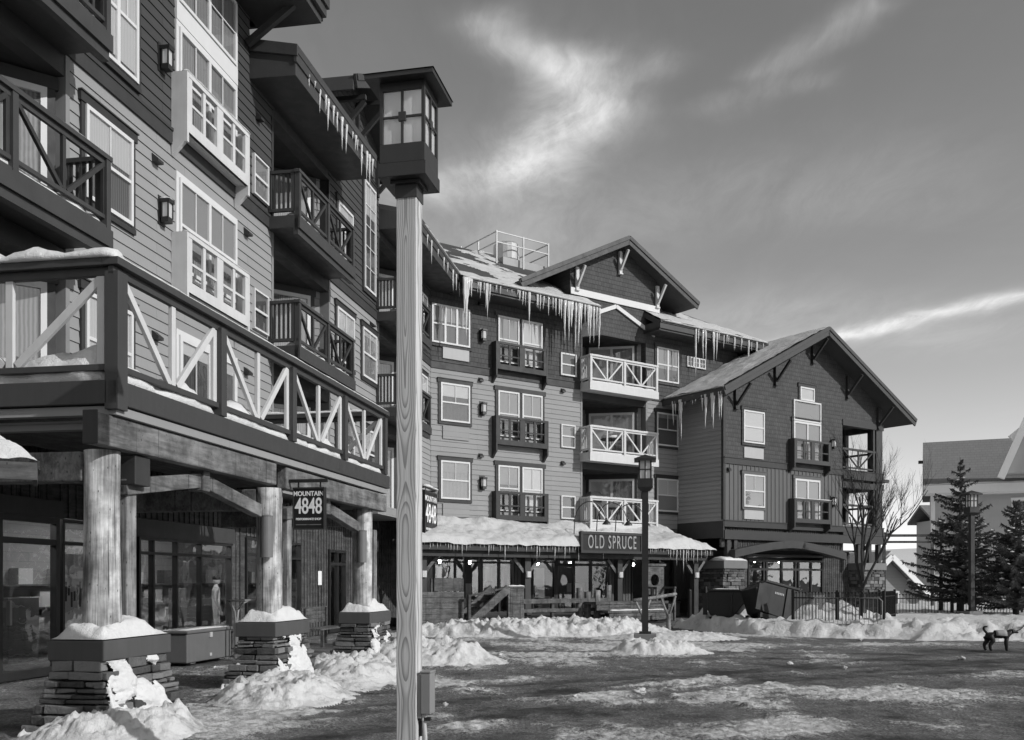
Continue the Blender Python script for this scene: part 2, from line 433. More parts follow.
def window(fr, t0, t1, z0, z1, off=0.0, n=1, casing='dark_trim', blind=.5, dh=True, munt=True, curtain='drape_dark', name='window', vm=0, par=None, glas='glass', frame='white_trim', fw=.065):
    W = round(t1-t0, 3); H = round(z1-z0, 3); par = par or lodge
    if blind and blind < 1: blind = max(.15, min(.97, blind+WR.choice((-.2,-.08,0,0,.06,.2,.42))))
    bm_ = WR.choice(('blind_light','blind_light','blind_grey')); curtain = WR.choice((curtain, curtain, 'drape_mid'))
    w0 = fr.at((t0+t1)/2, off, z0)
    def frame_mesh():
        b = MB(); h = W/2
        b.bx(-h, -h+fw, .01, .085, 0, H); b.bx(h-fw, h, .01, .085, 0, H)
        b.bx(-h+fw, h-fw, .01, .084, H-fw, H); b.bx(-h+fw, h-fw, .01, .09, 0, fw)
        uw = (W-2*fw)/n
        for i in range(n):
            a = -h+fw+uw*i; c = a+uw
            if i: b.bx(a-.045, a+.045, .01, .083, fw, H-fw)
            if dh: b.bx(a, c, .045, .077, H*.5-.03, H*.5+.025)
            if munt: b.bx((a+c)/2-.011, (a+c)/2+.011, .05, .074, H*.5 if dh else fw, H-fw)
            for k in range(vm):
                zz = fw+(H-2*fw)*(k+1)/(vm+1); b.bx(a, c, .051, .073, zz-.011, zz+.011)
        return b.mesh(name, m[frame])
    key = (W, H, n, dh, munt, vm, name, frame, fw)
    o = put(name, meshc(('f',)+key, frame_mesh), par, w0)
    h = W/2-.02
    put('pane', meshc(('p', W, H, glas), lambda: MB().add([(-h,-.062,.02),(h,-.062,.02),(h,-.062,H-.02),(-h,-.062,H-.02)], [(0,1,2,3)]).mesh('pane', m[glas], fix=False)), o, w0)
    put('curtain', meshc(('c', W, H, curtain), lambda: MB().bx(-h, h, -.01, .03, .02, H-.02).mesh('curtain', m[curtain])), o, w0)
    if blind:
        zb = round(H*(1-blind), 3)
        put('blind', meshc(('b', W, H, zb, bm_), lambda: MB().bx(-h, h, .036, .044, zb, H-.03).mesh('blind', m[bm_])), o, w0)
    if casing:
        def cas():
            b = MB(); h = W/2; c = .1
            if casing == 'white_trim':
                b.bx(-h-.09, -h-.001, 0, .05, -.1, H); b.bx(h+.001, h+.09, 0, .05, -.1, H); b.bx(-h-.09, h+.09, 0, .052, H+.001, H+.1); b.bx(-h-.001, h+.001, 0, .051, -.1, -.001)
                return b.mesh('casing', m[casing])
            b.bx(-h-c, -h-.001, .0, .055, -.03, H+.0); b.bx(h+.001, h+c, .0, .055, -.03, H)
            b.bx(-h-c-.04, h+c+.04, 0, .075, H+.001, H+.15); b.bx(-h-c, h+c, 0, .07, -.12, -.031)
            b.bx(-h-c-.05, h+c+.05, 0, .1, H+.151, H+.175)
            return b.mesh('casing', m[casing])
        put('casing', meshc(('k', W, H, casing), cas), o, w0)
    return o

def balconette(fr, t0, t1, z0, z1, mat, depth=.3, snow=True, drop=.25, seed=0, par=None):
    W = t1-t0; H = z1-z0; b = MB(); h = W/2
    b.bx(-h, -h+.07, .02, depth, -drop, H); b.bx(h-.07, h, .02, depth, -drop, H)        # cheeks with feet
    b.bx(-h+.07, h-.07, .02, depth-.02, 0, .06)
    f0, f1 = depth-.07, depth-.005
    b.bx(-h+.07, h-.07, f0-.02, f1+.01, H-.09, H-.002)                                   # rail
    b.bx(-h+.07, h-.07, f0, f1, .0, .2)
    b.bx(-h+.07, -h+.2, f0, f1, .2, H-.09); b.bx(h-.2, h-.07, f0, f1, .2, H-.09); b.bx(-.13, .13, f0, f1, .2, H-.09)
    for a, c in ((-h+.2, -.13), (.13, h-.2)):
        mid = (a+c)/2
        b.bx(mid-.05, mid+.05, f0+.01, f1-.01, .2, H-.09)
        b.bx(a, c, f0+.015, f1-.015, H*.48, H*.48+.05)
    w = fr.at((t0+t1)/2, 0, z0)
    o = b.build('balconette', m[mat], par or lodge, w)
    for x in (-h+.035, h-.035):
        MB().add([(x-.05,-.03,-drop-.25),(x+.05,-.03,-drop-.25),(x+.05,-depth+.06,-drop-.003),(x-.05,-depth+.06,-drop-.003),(x-.05,-.03,-drop-.003),(x+.05,-.03,-drop-.003)],
                 [(0,1,2,3),(3,2,5,4),(0,4,5,1),(0,3,4),(1,5,2)]).build('bracket', m[mat], o, w)
    if snow:
        snow_ridge('snow_cap', [(-h, depth-.04, H), (h, depth-.04, H)], .13, .05, o, w, seed=seed, gaps=.25)
    return o

def snow_ridge(name, pts, width, height, par, W, seed=0, gaps=0.0, mat='snow', step=.12):
    """a line of lodged snow with an uneven top; pts in (t,off,z)"""
    b = MB(); P = [Vector((p[0], -p[1], p[2])) for p in pts]
    for i in range(len(P)-1):
        p, q = P[i], P[i+1]; Ln = (q-p).length; n = max(2, int(Ln/step)); d = (q-p).normalized(); s = d.cross(Vector((0,0,1))).normalized()
        prof = [(-.5,0),(-.46,.45),(-.25,.85),(0,1),(.25,.85),(.46,.45),(.5,0)]
        base = len(b.v)
        for k in range(n+1):
            f = k/n; c = p.lerp(q, f); x = c.x*1.7+c.y*1.3+seed*3.1
            hh = height*(.72+.75*fbm(x, seed*2.2, c.z, 3)+.25*noise.noise(Vector((x*4, seed, 0))))
            if gaps and noise.noise(Vector((x*.9, seed+5, c.z))) > .5-gaps: hh *= .12
            hh = max(.006, hh)
            if k in (0, n): hh *= .5
            ww = width*(1+.2*noise.noise(Vector((x*2, 9, seed))))
            for a, z in prof: b.v.append(tuple(c + s*a*ww + Vector((0,0,z*hh+.002))))
        for k in range(n):
            for a in range(6):
                q0 = base+k*7+a; b.f.append((q0, q0+1, q0+8, q0+7))
            b.f.append((base+k*7+6, base+k*7, base+k*7+7, base+k*7+13))
        b.f.append(tuple(base+a for a in range(7))); b.f.append(tuple(base+n*7+a for a in range(6,-1,-1)))
    return b.build(name, m[mat], par, W, smooth=True)

def lattice(b, t0, t1, off, z0, z1, w=.075, right_stile=True):
    """V-braced bay: two diagonals meeting at the foot of a centre picket"""
    c = (t0+t1)/2
    b.bx(c-w/2, c+w/2, off-.03, off+.02, z0, z1)
    b.bm((t0+w*.3, off+.004, z1), (c-w*.9, off+.004, z0), w*.95, .05, up=(0,1,0))
    b.bm((t1-w*.8, off+.004, z1), (c+w*.9, off+.004, z0), w*.95, .05, up=(0,1,0))
    if right_stile: b.bx(t1-w, t1, off-.03, off+.016, z0, z1)

def balcony(fr, t0, t1, off, zf, zr, rail, lat, bays=2, sides='lr', snow=.18, seed=0, zb=None, bandh=.34, par=None, slats=True):
    par = par or lodge
    zb = zb if zb is not None else zf-.45
    w = fr.at(t0, 0, 0); W = t1-t0
    b = MB(); b.bx(0, W, -.02, off, zf-bandh+.06, zf); b.bx(-.0, W+.0, off-.14, off-.02, zb, zf-bandh+.059)
    b.bx(-.03, W+.03, off-.015, off+.03, zf-bandh+.03, zf-.05)
    o = b.build('balcony', m[rail], par, w)
    r = MB(); ps = .11
    r.bx(-.03, W+.03, off-.12, off+.025, zr-.07, zr)                                    # top rail
    r.bx(0, W, off-.075, off-.025, zr-.15, zr-.071)
    r.bx(0, W, off-.08, off-.02, zf+.1, zf+.16)
    for i in range(bays+1):
        x = W*i/bays; x0 = max(0, x-ps/2); x0 = min(x0, W-ps); r.bx(x0, x0+ps, off-.11, off+.012, zf-.3, zr-.072)
    for sd, x in (('l', 0), ('r', W-.09)):
        if sd in sides:
            r.bx(x, x+.09, .02, off-.121, zr-.07, zr-.002); r.bx(x+.01, x+.08, .02, off-.121, zf+.1, zf+.17)
            r.bx(x+.005, x+.085, .02, .1, zf+.17, zr-.07); r.bx(x+.006, x+.084, off-.2, off-.121, zf+.17, zr-.07)
    r.build('railing', m[rail], o, w)
    l = MB()
    for i in range(bays):
        a = W*i/bays+ps*.55; c = W*(i+1)/bays-ps*.55
        lattice(l, a, c, off-.05, zf+.161, zr-.151, .07)
    for sd, x in (('l', .045), ('r', W-.045)):
        if sd in sides and slats:
            k = .14
            while k < off-.22: l.bx(x-.015, x+.015, k, k+.05, zf+.171, zr-.071); k += .11
    l.build('lattice', m[lat], o, w)
    if snow:
        snow_ridge('snow', [(.1, off-.22, zf), (W-.1, off-.22, zf)], .3, snow, o, w, seed=seed)
        snow_ridge('rail_snow', [(0, off-.05, zr), (W, off-.05, zr)], .12, .035, o, w, seed=seed+3)
    return o

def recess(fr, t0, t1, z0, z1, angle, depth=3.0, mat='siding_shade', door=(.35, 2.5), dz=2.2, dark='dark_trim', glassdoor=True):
    """open balcony bay whose inner wall runs back at 45 degrees from the far jamb"""
    p = fr.pt(t1-.06, -.22); af = Fr((p.x, p.y), angle)               # runs towards +d; the wall extends along -d from here
    wl = depth/math.sin(R(45))
    b = MB(); lap(b, -wl, 0.0, z0, z1, .2)
    o = b.build('recess_wall', m[mat], lodge, af.W)
    q = fr.pt(t0, 0)
    MB().bx(t0-.12, t0-.001, -depth-.1, -.03, z0, z1).build('side_wall', m[mat], o, fr.W)
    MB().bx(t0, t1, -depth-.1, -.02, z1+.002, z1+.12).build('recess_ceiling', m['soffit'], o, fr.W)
    if door:
        a, c = -door[1], -door[0]; zz = z0+.02; ww = c-a
        w0 = af.at((a+c)/2, .02, zz); f = MB(); h = ww/2; H = dz
        f.bx(-h, -h+.09, 0, .08, 0, H); f.bx(h-.09, h, 0, .08, 0, H); f.bx(-h, h, 0, .081, H-.1, H+.001); f.bx(-h, h, 0, .082, -.001, .1); f.bx(-.05, .05, .01, .079, .1, H-.1)
        s = f.build('sliding_door', m['white_trim'], lodge, w0)
        MB().add([(-h+.05,-.045,.05),(h-.05,-.045,.05),(h-.05,-.045,H-.05),(-h+.05,-.045,H-.05)],[(0,1,2,3)]).build('pane', m['glass'], s, w0, fix=False)
        MB().bx(-h+.05, .0, .01, .025, .05, H-.05).build('curtain', m['blind_light'], s, w0)
        MB().bx(0.001, h-.05, .01, .024, .05, H-.05).build('curtain', m['drape_mid'], s, w0)
        k = MB(); k.bx(-h-.14, -h-.001, 0, .06, 0, H); k.bx(h+.001, h+.12, 0, .06, 0, H); k.bx(-h-.18, h+.16, 0, .07, H+.002, H+.2); k.build('casing', m[dark], s, w0)
    return o

def wall_lamp(fr, t, z, off=0.0, s=1.0, snow=False):
    w = fr.at(t, off, z); b = MB()
    b.bx(-.15*s, .15*s, .0, .03, -.05*s, .62*s)
    b.bx(-.12*s, .12*s, .03, .3*s, .46*s, .54*s); b.bx(-.1*s, .1*s, .06, .26*s, .0, .12*s); b.bx(-.09*s, .09*s, .03, .07, .1*s, .46*s)
    for x in (-.115, .085): 
        for y in (.08, .24): b.bx(x*s, (x+.03)*s, y*s, (y+.03)*s, .11*s, .47*s)
    o = b.build('wall_lamp', m['black_metal'], lodge, w)
    MB().bx(-.09*s, .09*s, .075, .25*s, .125*s, .455*s).build('lamp_glass', m['frosted_glass'], o, w)
    if snow: snow_ridge('snow_cap', [(-.12*s, .16*s, .54*s), (.12*s, .16*s, .54*s)], .24*s, .1*s, o, w, seed=t)
    return o

def vent_hood(fr, t, z, off=0.02):
    w = fr.at(t, off, z)
    MB().add([(-.09,0,.16),(.09,0,.16),(.09,0,0),(-.09,0,0),(-.09,-.13,.05),(.09,-.13,.05),(.09,-.13,0),(-.09,-.13,0)],
             [(0,1,5,4),(4,5,6,7),(0,4,7,3),(1,2,6,5),(3,7,6,2),(0,3,2,1)]).build('vent_hood', m['bronze_metal'], lodge, w)

ICE = []
def ice_meshes():
    for k in range(7):
        rr = random.Random(40+k); b = MB(); n = 9; pts = []; rs = []
        dx, dy = rr.uniform(-.03,.03), rr.uniform(-.02,.02)
        for i in range(n):
            f = i/(n-1); pts.append((dx*f*f+rr.uniform(-.004,.004), dy*f*f, -f))
            rs.append(max(.0025, .045*(1-f)**1.15*(1+.28*rr.uniform(-1,1))+.003))
        b.tube(pts, rs, 7); ICE.append(b.mesh('icicle', m['ice'], True))
ice_meshes()
def icicle(fr, t, off, z, ln, parent, fat=1.0):
    k = random.choice(ICE); s = fat*(.55+.5*min(ln, 1.6))
    return put('icicle', k, parent, fr.at(t, off, z) @ Matrix.Rotation(random.uniform(0,6.28), 4, 'Z') @ Matrix.Diagonal((s, s, ln, 1)))

# ================================================================ LEFT WING
Bf = 10.05
b = MB()   # storeys two and three, pale lap siding, with the recesses left open
lap(b, -.83, 6.67, 4.0, 9.8); lap(b, 10.4, 14.62, 4.0, 9.8); lap(b, 18.4, 21.05, 4.0, 9.8)
b.bx(-.83, 6.67, -.3, -.03, 3.9, 9.8); b.bx(10.4, 14.62, -.3, -.03, 3.9, 9.8); b.bx(18.4, 21.05, -.3, -.03, 3.9, 9.8)
for z in (4.05, 7.05):
    for a, c in ((-5.5, -.9), (6.75, 10.32), (14.7, 18.32)): b.bx(a, c, -3.4, -.02, z-.3, z)
b.build('wall', m['siding_grey'], lodge, L.W)
b = MB()   # the dark upper storey
lap(b, -.93, 5.52, 10.05, 14.2, .2); lap(b, 5.52, 6.75, 10.05, 13.2, .2); lap(b, 10.32, 14.7, 10.05, 14.6, .2); lap(b, 18.32, 21.05, 10.05, 13.2, .2)
b.bx(-.9, 5.5, -.3, -.03, 9.9, 14.2); b.bx(5.4, 6.7, -.3, -.031, 9.9, 13.2); b.bx(10.4, 14.62, -.3, -.03, 9.9, 14.6); b.bx(18.4, 21.05, -.3, -.03, 9.9, 13.2)
b.bx(5.3, 5.5, -8, -.03, 13.0, 14.4)
b.bx(6.75, 10.32, -.3, -.02, 12.55, 13.2); b.bx(14.7, 18.32, -.3, -.02, 12.55, 13.2)
for a, c in ((-5.5, -.9), (6.75, 10.32), (14.7, 18.32)): b.bx(a, c, -3.4, -.02, 9.8, 10.05)
b.build('upper_wall', m['lap_dark'], lodge, L.W)
# trim: belt and recess headers
for a, c in ((-.93, 6.75), (10.32, 14.7), (18.32, 21.02)):
    b = MB(); b.bx(a, c, .0, .05, 9.8, 10.045); b.bx(a, c, .0, .07, 10.046, 10.1); b.build('belt_course', m['belt_dark'], lodge, L.W)
for a, c in ((-5.5, -.93), (6.75, 10.32), (14.7, 18.32)):
    for z in (6.45, 9.45, 12.5): MB().bx(a, c, -.3, .012, z, z+(.3 if z < 7 else .36)).build('header', m['belt_dark'], lodge, L.W)
for t in (-.93, 6.65, 10.32, 14.6, 18.32): MB().bx(t, t+.1, -.3, .028, 4.0, 9.79).build('corner_board', m['jamb_grey'], lodge, L.W)
b = MB()
for t in (6.65, 10.32, 14.6, 18.32): MB().bx(t, t+.1, -.3, .028, 10.1, 12.5).build('corner_board', m['dark_trim'], lodge, L.W)
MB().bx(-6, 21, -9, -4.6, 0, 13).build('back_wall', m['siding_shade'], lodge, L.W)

# recesses
for z0, z1 in ((4.05, 6.45), (7.05, 9.45), (10.05, 12.5)):
    recess(L, -5.3, -.93, z0, z1, 54.5, 3.2, door=(.04, 3.3), dz=2.15)
    recess(L, 6.75, 10.32, z0, z1, 54.5, 3.0, door=(.3, 2.7))
    recess(L, 14.7, 18.32, z0, z1, 54.5, 3.0, door=(.45, 2.6))
# balconies of the left wing
k = 0
for zf in (7.05, 10.05):
    balcony(L, -5.2, -.95, .8, zf, zf+1.08, 'fascia_dark', 'dark_trim', 2, 'lr', .22, k); k += 1
    balcony(L, 6.45, 10.22, .78, zf, zf+1.05, 'fascia_dark', 'dark_trim', 2, 'lr', .2, k); k += 1
    balcony(L, 14.4, 18.2, .78, zf, zf+1.05, 'fascia_dark', 'dark_trim', 2, 'lr', .2, k); k += 1
# windows
for z0, z1 in ((4.8, 6.28), (7.77, 9.26)):
    window(L, -.47, .85, z0, z1, blind=.5 if z0 > 6 else 1)
window(L, -.2, 1.02, 10.32, 12.24, n=2, blind=.5)
for z in (4.3, 7.26, 10.26):
    window(L, 5.62, 6.38, z, z+.9, casing=None, blind=0, munt=False, curtain='drape_dark', fw=.04)
window(L, 2.42, 4.76, 7.55, 9.28, n=2, casing='white_trim', blind=.55)
window(L, 2.42, 4.76, 4.15, 6.3, n=2, casing='white_trim', blind=.3, name='glazed_door', fw=.1)
window(L, 2.42, 4.76, 10.3, 12.14, n=2, casing='white_trim', blind=.0, curtain='drape_mid')
window(L, 2.42, 4.76, 12.62, 13.98, n=2, casing=None, blind=0, dh=False, munt=True, vm=1)
b = MB(); b.bx(2.33, 4.85, 0, .06, 12.25, 12.61); b.bx(2.33, 2.415, 0, .055, 12.611, 14.0); b.bx(4.765, 4.85, 0, .055, 12.611, 14.0); b.build('casing', m['white_trim'], lodge, L.W)
window(L, 10.97, 12.15, 10.8, 12.2, casing='dark_trim', blind=1, munt=False)
window(L, 13.2, 14.25, 10.46, 13.72, casing='dark_trim', blind=.3, munt=True, vm=4, dh=False)
for z in (4.75, 7.76):
    window(L, 10.87, 12.27, z, z+1.48, blind=.5); window(L, 13.03, 14.34, z, z+1.48, blind=.35)
for z in (7.76, 10.76): window(L, 19.2, 20.4, z, z+1.48, blind=.5)
balconette(L, 2.2, 4.83, 7.05, 8.17, 'white_rail', .34, True, .2, 1)
balconette(L, 2.2, 4.83, 10.05, 11.17, 'white_rail', .34, True, .2, 2)
wall_lamp(L, 1.85, 11.0, s=.78); wall_lamp(L, 1.85, 8.2, s=.78, snow=True)
for t, z in ((1.62, 9.2), (5.3, 9.2), (1.62, 6.0), (5.3, 6.15), (13.9, 9.45), (5.9, 12.0)): vent_hood(L, t, z)

# ground floor of the left wing, set back under the deck
SF = -1.3
b = MB()
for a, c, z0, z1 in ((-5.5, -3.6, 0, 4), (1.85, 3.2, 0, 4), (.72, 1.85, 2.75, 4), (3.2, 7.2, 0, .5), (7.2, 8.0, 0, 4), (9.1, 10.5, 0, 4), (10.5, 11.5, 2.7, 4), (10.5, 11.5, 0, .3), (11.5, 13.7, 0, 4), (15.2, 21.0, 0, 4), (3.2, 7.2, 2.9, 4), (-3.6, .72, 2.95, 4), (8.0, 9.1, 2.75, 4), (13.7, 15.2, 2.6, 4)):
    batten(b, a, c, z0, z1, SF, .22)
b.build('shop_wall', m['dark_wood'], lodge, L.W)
b = MB(); b.bx(3.0, 7.3, SF, SF+.09, 2.52, 2.88); b.bx(-3.7, .8, SF, SF+.09, 2.72, 3.02); b.bx(3.05, 7.35, SF, SF+.12, .42, .54)
b.build('shop_header', m['fascia_dark'], lodge, L.W)
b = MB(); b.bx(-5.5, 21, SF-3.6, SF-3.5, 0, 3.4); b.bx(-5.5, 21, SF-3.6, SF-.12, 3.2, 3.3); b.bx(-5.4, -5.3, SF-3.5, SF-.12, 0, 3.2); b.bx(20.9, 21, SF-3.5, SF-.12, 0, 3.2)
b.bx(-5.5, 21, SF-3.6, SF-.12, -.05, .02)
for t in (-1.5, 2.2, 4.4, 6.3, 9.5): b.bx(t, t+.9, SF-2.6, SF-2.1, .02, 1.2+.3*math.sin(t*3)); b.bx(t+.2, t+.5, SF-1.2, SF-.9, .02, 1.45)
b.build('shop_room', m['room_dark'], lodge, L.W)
for t in (-2.6, -.8, 3.7, 4.7, 5.9, 8.3, 14.1): MB().bx(t, t+1.1, SF-1.5, SF-1.2, 3.1, 3.14).build('ceiling_light', m['lamp_glow'], lodge, L.W)

def storefront(fr, t0, t1, z0, z1, off, mull, transom, par=lodge, mt='black_metal', name='shop_window', w=.06, gl='shop_glass'):
    W = t1-t0; w0 = fr.at(t0, off, z0); H = z1-z0; b = MB()
    b.bx(0, w, -.06, .06, 0, H); b.bx(W-w, W, -.06, .06, 0, H); b.bx(w, W-w, -.06, .059, H-w, H); b.bx(w, W-w, -.06, .061, 0, w*1.4)
    for x in mull: b.bx(x-t0-w/2, x-t0+w/2, -.06, .058, w, H-w)
    if transom: b.bx(w, W-w, -.055, .055, transom-z0-w/2, transom-z0+w/2)
    o = b.build(name, m[mt], par, w0)
    MB().add([(.02,0,.03),(W-.02,0,.03),(W-.02,0,H-.03),(.02,0,H-.03)],[(0,1,2,3)]).build('pane', m[gl], o, w0, fix=False)
    return o
storefront(L, 3.2, 7.2, .5, 2.52, SF, (3.75, 4.68, 5.72), 2.2)
storefront(L, 8.0, 9.1, .4, 2.72, SF, (), 2.3); storefront(L, 10.5, 11.5, .3, 2.7, SF, (), 2.25)
o = storefront(L, .8, 1.85, .02, 2.72, SF, (), 2.3); W0 = L.at(.8, SF, .02)
b = MB(); b.bx(.1, .95, -.06, -.04, .5, 2.1); b.build('poster', m['panel_pale'], o, W0)
b = MB()
for k in range(9): x = .2+.08*k; b.bx(x, x+.05, -.039, -.036, 1.25+.12*math.sin(k*2.1), 1.5+.1*math.cos(k*1.3))
b.build('poster_print', m['dark_trim'], o, W0)
rq = random.Random(31); b = MB(); c = MB(); d = MB()
for k in range(64):
    t = rq.uniform(-3.4, 20); oo = SF-3.38; z = rq.choice((.56, 1.06, 1.56)); w_ = rq.uniform(.15, .5)
    rq.choice((b, c, d)).bx(t, t+w_, oo, oo+.3, z, z+rq.uniform(.2, .42))
for z in (.56, 1.06, 1.56): d.bx(-3.5, 20, SF-3.4, SF-2.95, z-.04, z)
for k in range(12): t = -3+2.0*k; b.bx(t, t+1.3, SF-3.49, SF-3.4, .9, 2.3)
b.build('shop_stock', m['panel_pale'], lodge, L.W); c.build('shop_stock', m['curtain_pale'], lodge, L.W); d.build('shop_stock', m['cap_grey'], lodge, L.W)
o = storefront(L, -3.6, .72, .02, 2.72, SF, (-2.2, -.75), 2.3, name='shop_door', w=.1)
MB().bx(-2.2+3.6+.12, -2.2+3.6+.17, .06, .13, .9, 1.3).build('handle', m['grey_metal'], o, L.at(-3.6, SF, .02))
MB().bx(-.75+3.6+.12, -.75+3.6+.17, .06, .13, .9, 1.3).build('handle', m['grey_metal'], o, L.at(-3.6, SF, .02))
storefront(L, 13.7, 15.2, .02, 2.6, SF, (14.45,), 2.15, name='shop_door', w=.09)
# soffit boards over the deck walkway
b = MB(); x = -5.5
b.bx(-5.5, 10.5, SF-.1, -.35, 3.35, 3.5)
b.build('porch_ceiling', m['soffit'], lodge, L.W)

# roofs of the left wing
b = MB()
def Lslab(t0, t1, o0, z0, o1, z1, th): b.slab([(t0,-o0,z0),(t1,-o0,z0),(t1,-o1,z1),(t0,-o1,z1)], th)
Lslab(5.56, 10.95, 1.06, 13.33, -7, 15.3, .2)
Lslab(14.75, 19.2, 1.04, 13.32, -7, 15.3, .2)
b.slab([(19.2,-1.04,13.32),(22.05,-1.04,13.32),(19.8,7,15.3),(19.2,7,15.3)], .2)
b.bx(-6, 6.05, -8, 1.55, 14.3, 14.62)
g = [(9.65,14.9),(12.55,16.35),(15.45,14.9)]
b.slab([(9.65,-1.0,14.9),(12.55,-1.0,16.35),(12.55,7,16.35),(9.65,7,14.9)], .22); b.slab([(12.55,-1.0,16.35),(15.45,-1.0,14.9),(15.45,7,14.9),(12.55,7,16.35)], .22)
roofL = b.build('roof', m['roof_dark'], lodge, L.W)
b = MB()     # fascias and boxed soffits
b.add([(5.5,0,13.42),(5.5,-1.1,13.17),(5.5,-1.1,12.72),(5.5,0,12.74),(10.98,0,13.42),(10.98,-1.1,13.17),(10.98,-1.1,12.72),(10.98,0,12.74)],[(0,1,2,3),(4,7,6,5),(0,4,5,1),(1,5,6,2),(2,6,7,3),(3,7,4,0)])
b.bx(5.46, 11.02, 1.06, 1.14, 13.0, 13.34); b.bx(5.47, 11.01, 1.1, 1.16, 13.2, 13.38)
b.add([(5.44,0.0,13.62),(5.44,-1.16,13.38),(5.44,-1.16,13.12),(5.44,0,13.34),(5.5,0,13.62),(5.5,-1.16,13.38),(5.5,-1.16,13.12),(5.5,0,13.34)],[(0,1,2,3),(4,7,6,5),(0,4,5,1),(1,5,6,2),(2,6,7,3),(3,7,4,0)])
b.add([(14.7,0,13.42),(14.7,-1.1,13.17),(14.7,-1.1,12.72),(14.7,0,12.74),(22.0,0,13.42),(22.0,-1.1,13.17),(22.0,-1.1,12.72),(22.0,0,12.74)],[(0,1,2,3),(4,7,6,5),(0,4,5,1),(1,5,6,2),(2,6,7,3),(3,7,4,0)])
b.bx(14.66, 22.08, 1.06, 1.14, 13.0, 13.34); b.bx(14.67, 22.1, 1.1, 1.16, 13.2, 13.38)
b.bx(-6, 6.06, 1.5, 1.6, 14.25, 14.5); b.bx(-6, 6.1, 1.55, 1.66, 14.45, 14.66); b.bx(6.0, 6.1, -8, 1.5, 14.2, 14.6); b.bx(-6, 6.0, 0, 1.5, 14.1, 14.3)
for t0, z0, t1, z1 in ((9.6,14.88,12.55,16.36),(15.5,14.88,12.55,16.36)):
    b.bm((t0,1.03,z0-.16),(t1,1.03,z1-.16), .08, .34); b.bm((t0,1.08,z0-.06),(t1,1.08,z1-.06), .06, .16)
b.bx(9.58, 9.66, -7, .98, 14.5, 14.85); b.bx(15.44, 15.52, -7, .98, 14.5, 14.85)
fasL = b.build('fascia', m['fascia_dark'], lodge, L.W, bevel=.012)
b = MB(); lap(b, 10.32, 14.7, 14.2, 16.2, .2, lt=lambda z: max(10.32, 9.65+(z-14.68)*2), rt=lambda z: min(14.7, 15.45-(z-14.68)*2)); b.bx(10.33, 10.45, -7, -.03, 13, 14.9); b.bx(14.6, 14.7, -7, -.03, 13, 14.9)
b.build('gable_wall', m['lap_dark'], lodge, L.W)
for t in (10.6, 12.55, 14.4):
    b = MB(); z = 14.55+(1.0 if t == 12.55 else .18); b.bx(t-.07, t+.07, .0, .12, z-1.1, z+.1); b.bm((t,.1,z-.95),(t,.95,z-.05),.1,.12); b.bx(t-.06,t+.06,.1,.98,z-.0,z+.12)
    b.build('bracket', m['dark_trim'], lodge, L.W)
MB().bm((5.3,.06,13.4),(5.3,1.2,14.2),.12,.14).build('bracket', m['fascia_dark'], lodge, L.W)
rr = random.Random(3); t = 6.2
while t < 10.9:
    icicle(L, t, 1.12+rr.uniform(-.02,.05), 13.1, rr.uniform(.15,.55) if rr.random() < .8 else rr.uniform(.6,.9), fasL); t += rr.uniform(.16,.4)
t = 16.4
while t < 21.4: icicle(L, t, 1.14, 13.1, rr.uniform(.2,.9), fasL); t += rr.uniform(.5,.9)
for du, ln in ((.46, 2.3), (.56, 1.2), (.4, 1.5), (.7, .7)): icicle(M, du, 1.12, 13.08, ln, fasL, 1.7)
snow_ridge('snow', [(16.0, 1.0, 13.3), (22.0, 1.0, 13.3)], .4, .1, roofL, L.W, seed=4, mat='snow_roof')
snow_ridge('snow', [(6.2, .95, 13.34), (10.9, .95, 13.34)], .35, .06, roofL, L.W, seed=5, mat='snow_roof')

# ================================================================ CENTRAL BLOCK
b = MB()
lap(b, -.42, 7.0, 4.0, 9.8); lap(b, 10.85, 12.84, 4.0, 9.8)
b.bx(-.35, 7.0, -.3, -.03, 3.9, 9.8); b.bx(10.85, 12.84, -.3, -.03, 3.9, 9.8)
for z in (4.05, 7.05): b.bx(7.08, 10.78, -3.2, -.02, z-.3, z)
b.build('wall', m['siding_grey'], lodge, M.W)
b = MB()
for a, c in ((-.42, 7.0), (10.85, 16.9)):
    lap(b, a, c, 10.05, 13.15, .19, 0, .011); b.bx(a+.05, c, -.3, -.03, 9.9, 13.2)
lap(b, 7.0, 10.85, 12.3, 13.8, .19, 0, .011); b.bx(7.0, 10.85, -.3, -.03, 12.3, 13.8); b.bx(7.08, 10.78, -3.2, -.02, 9.75, 10.05)
b.bx(16.6, 16.9, -12, -.03, 0, 13.2); lap(b, 12.84, 16.9, 9.0, 10.05, .19)
lap(b, 6.42, 11.6, 13.1, 16.4, .19, 0, .011, lt=lambda z: max(6.42, 9.2-(16.35-z)*2.03), rt=lambda z: min(11.6, 9.2+(16.35-z)*2.0))
b.bx(6.42, 6.6, -5, -.03, 13.1, 14.9); b.bx(11.4, 11.6, -5, -.03, 13.1, 15.1)
upM = b.build('upper_wall', m['shingle_dark'], lodge, M.W)
b = MB()
for a, c in ((-.42, 7.08), (10.78, 16.9)): b.bx(a, c, 0, .05, 9.78, 10.045); b.bx(a, c, 0, .08, 10.046, 10.09)
for z in (6.42, 9.42): b.bx(7.08, 10.78, -.3, .01, z, z+.34)
b.add([(7.08,-.03,12.05),(10.78,-.03,12.05),(10.78,-.03,12.4),(7.08,-.03,12.4),(8.2,-.03,12.3),(7.08,.2,12.05),(10.78,.2,12.05),(10.78,.2,12.4),(7.08,.2,12.4),(8.2,.2,12.3)],[(0,4,3),(5,8,9),(0,5,9,4)])
b.build('belt_course', m['belt_dark'], lodge, M.W)
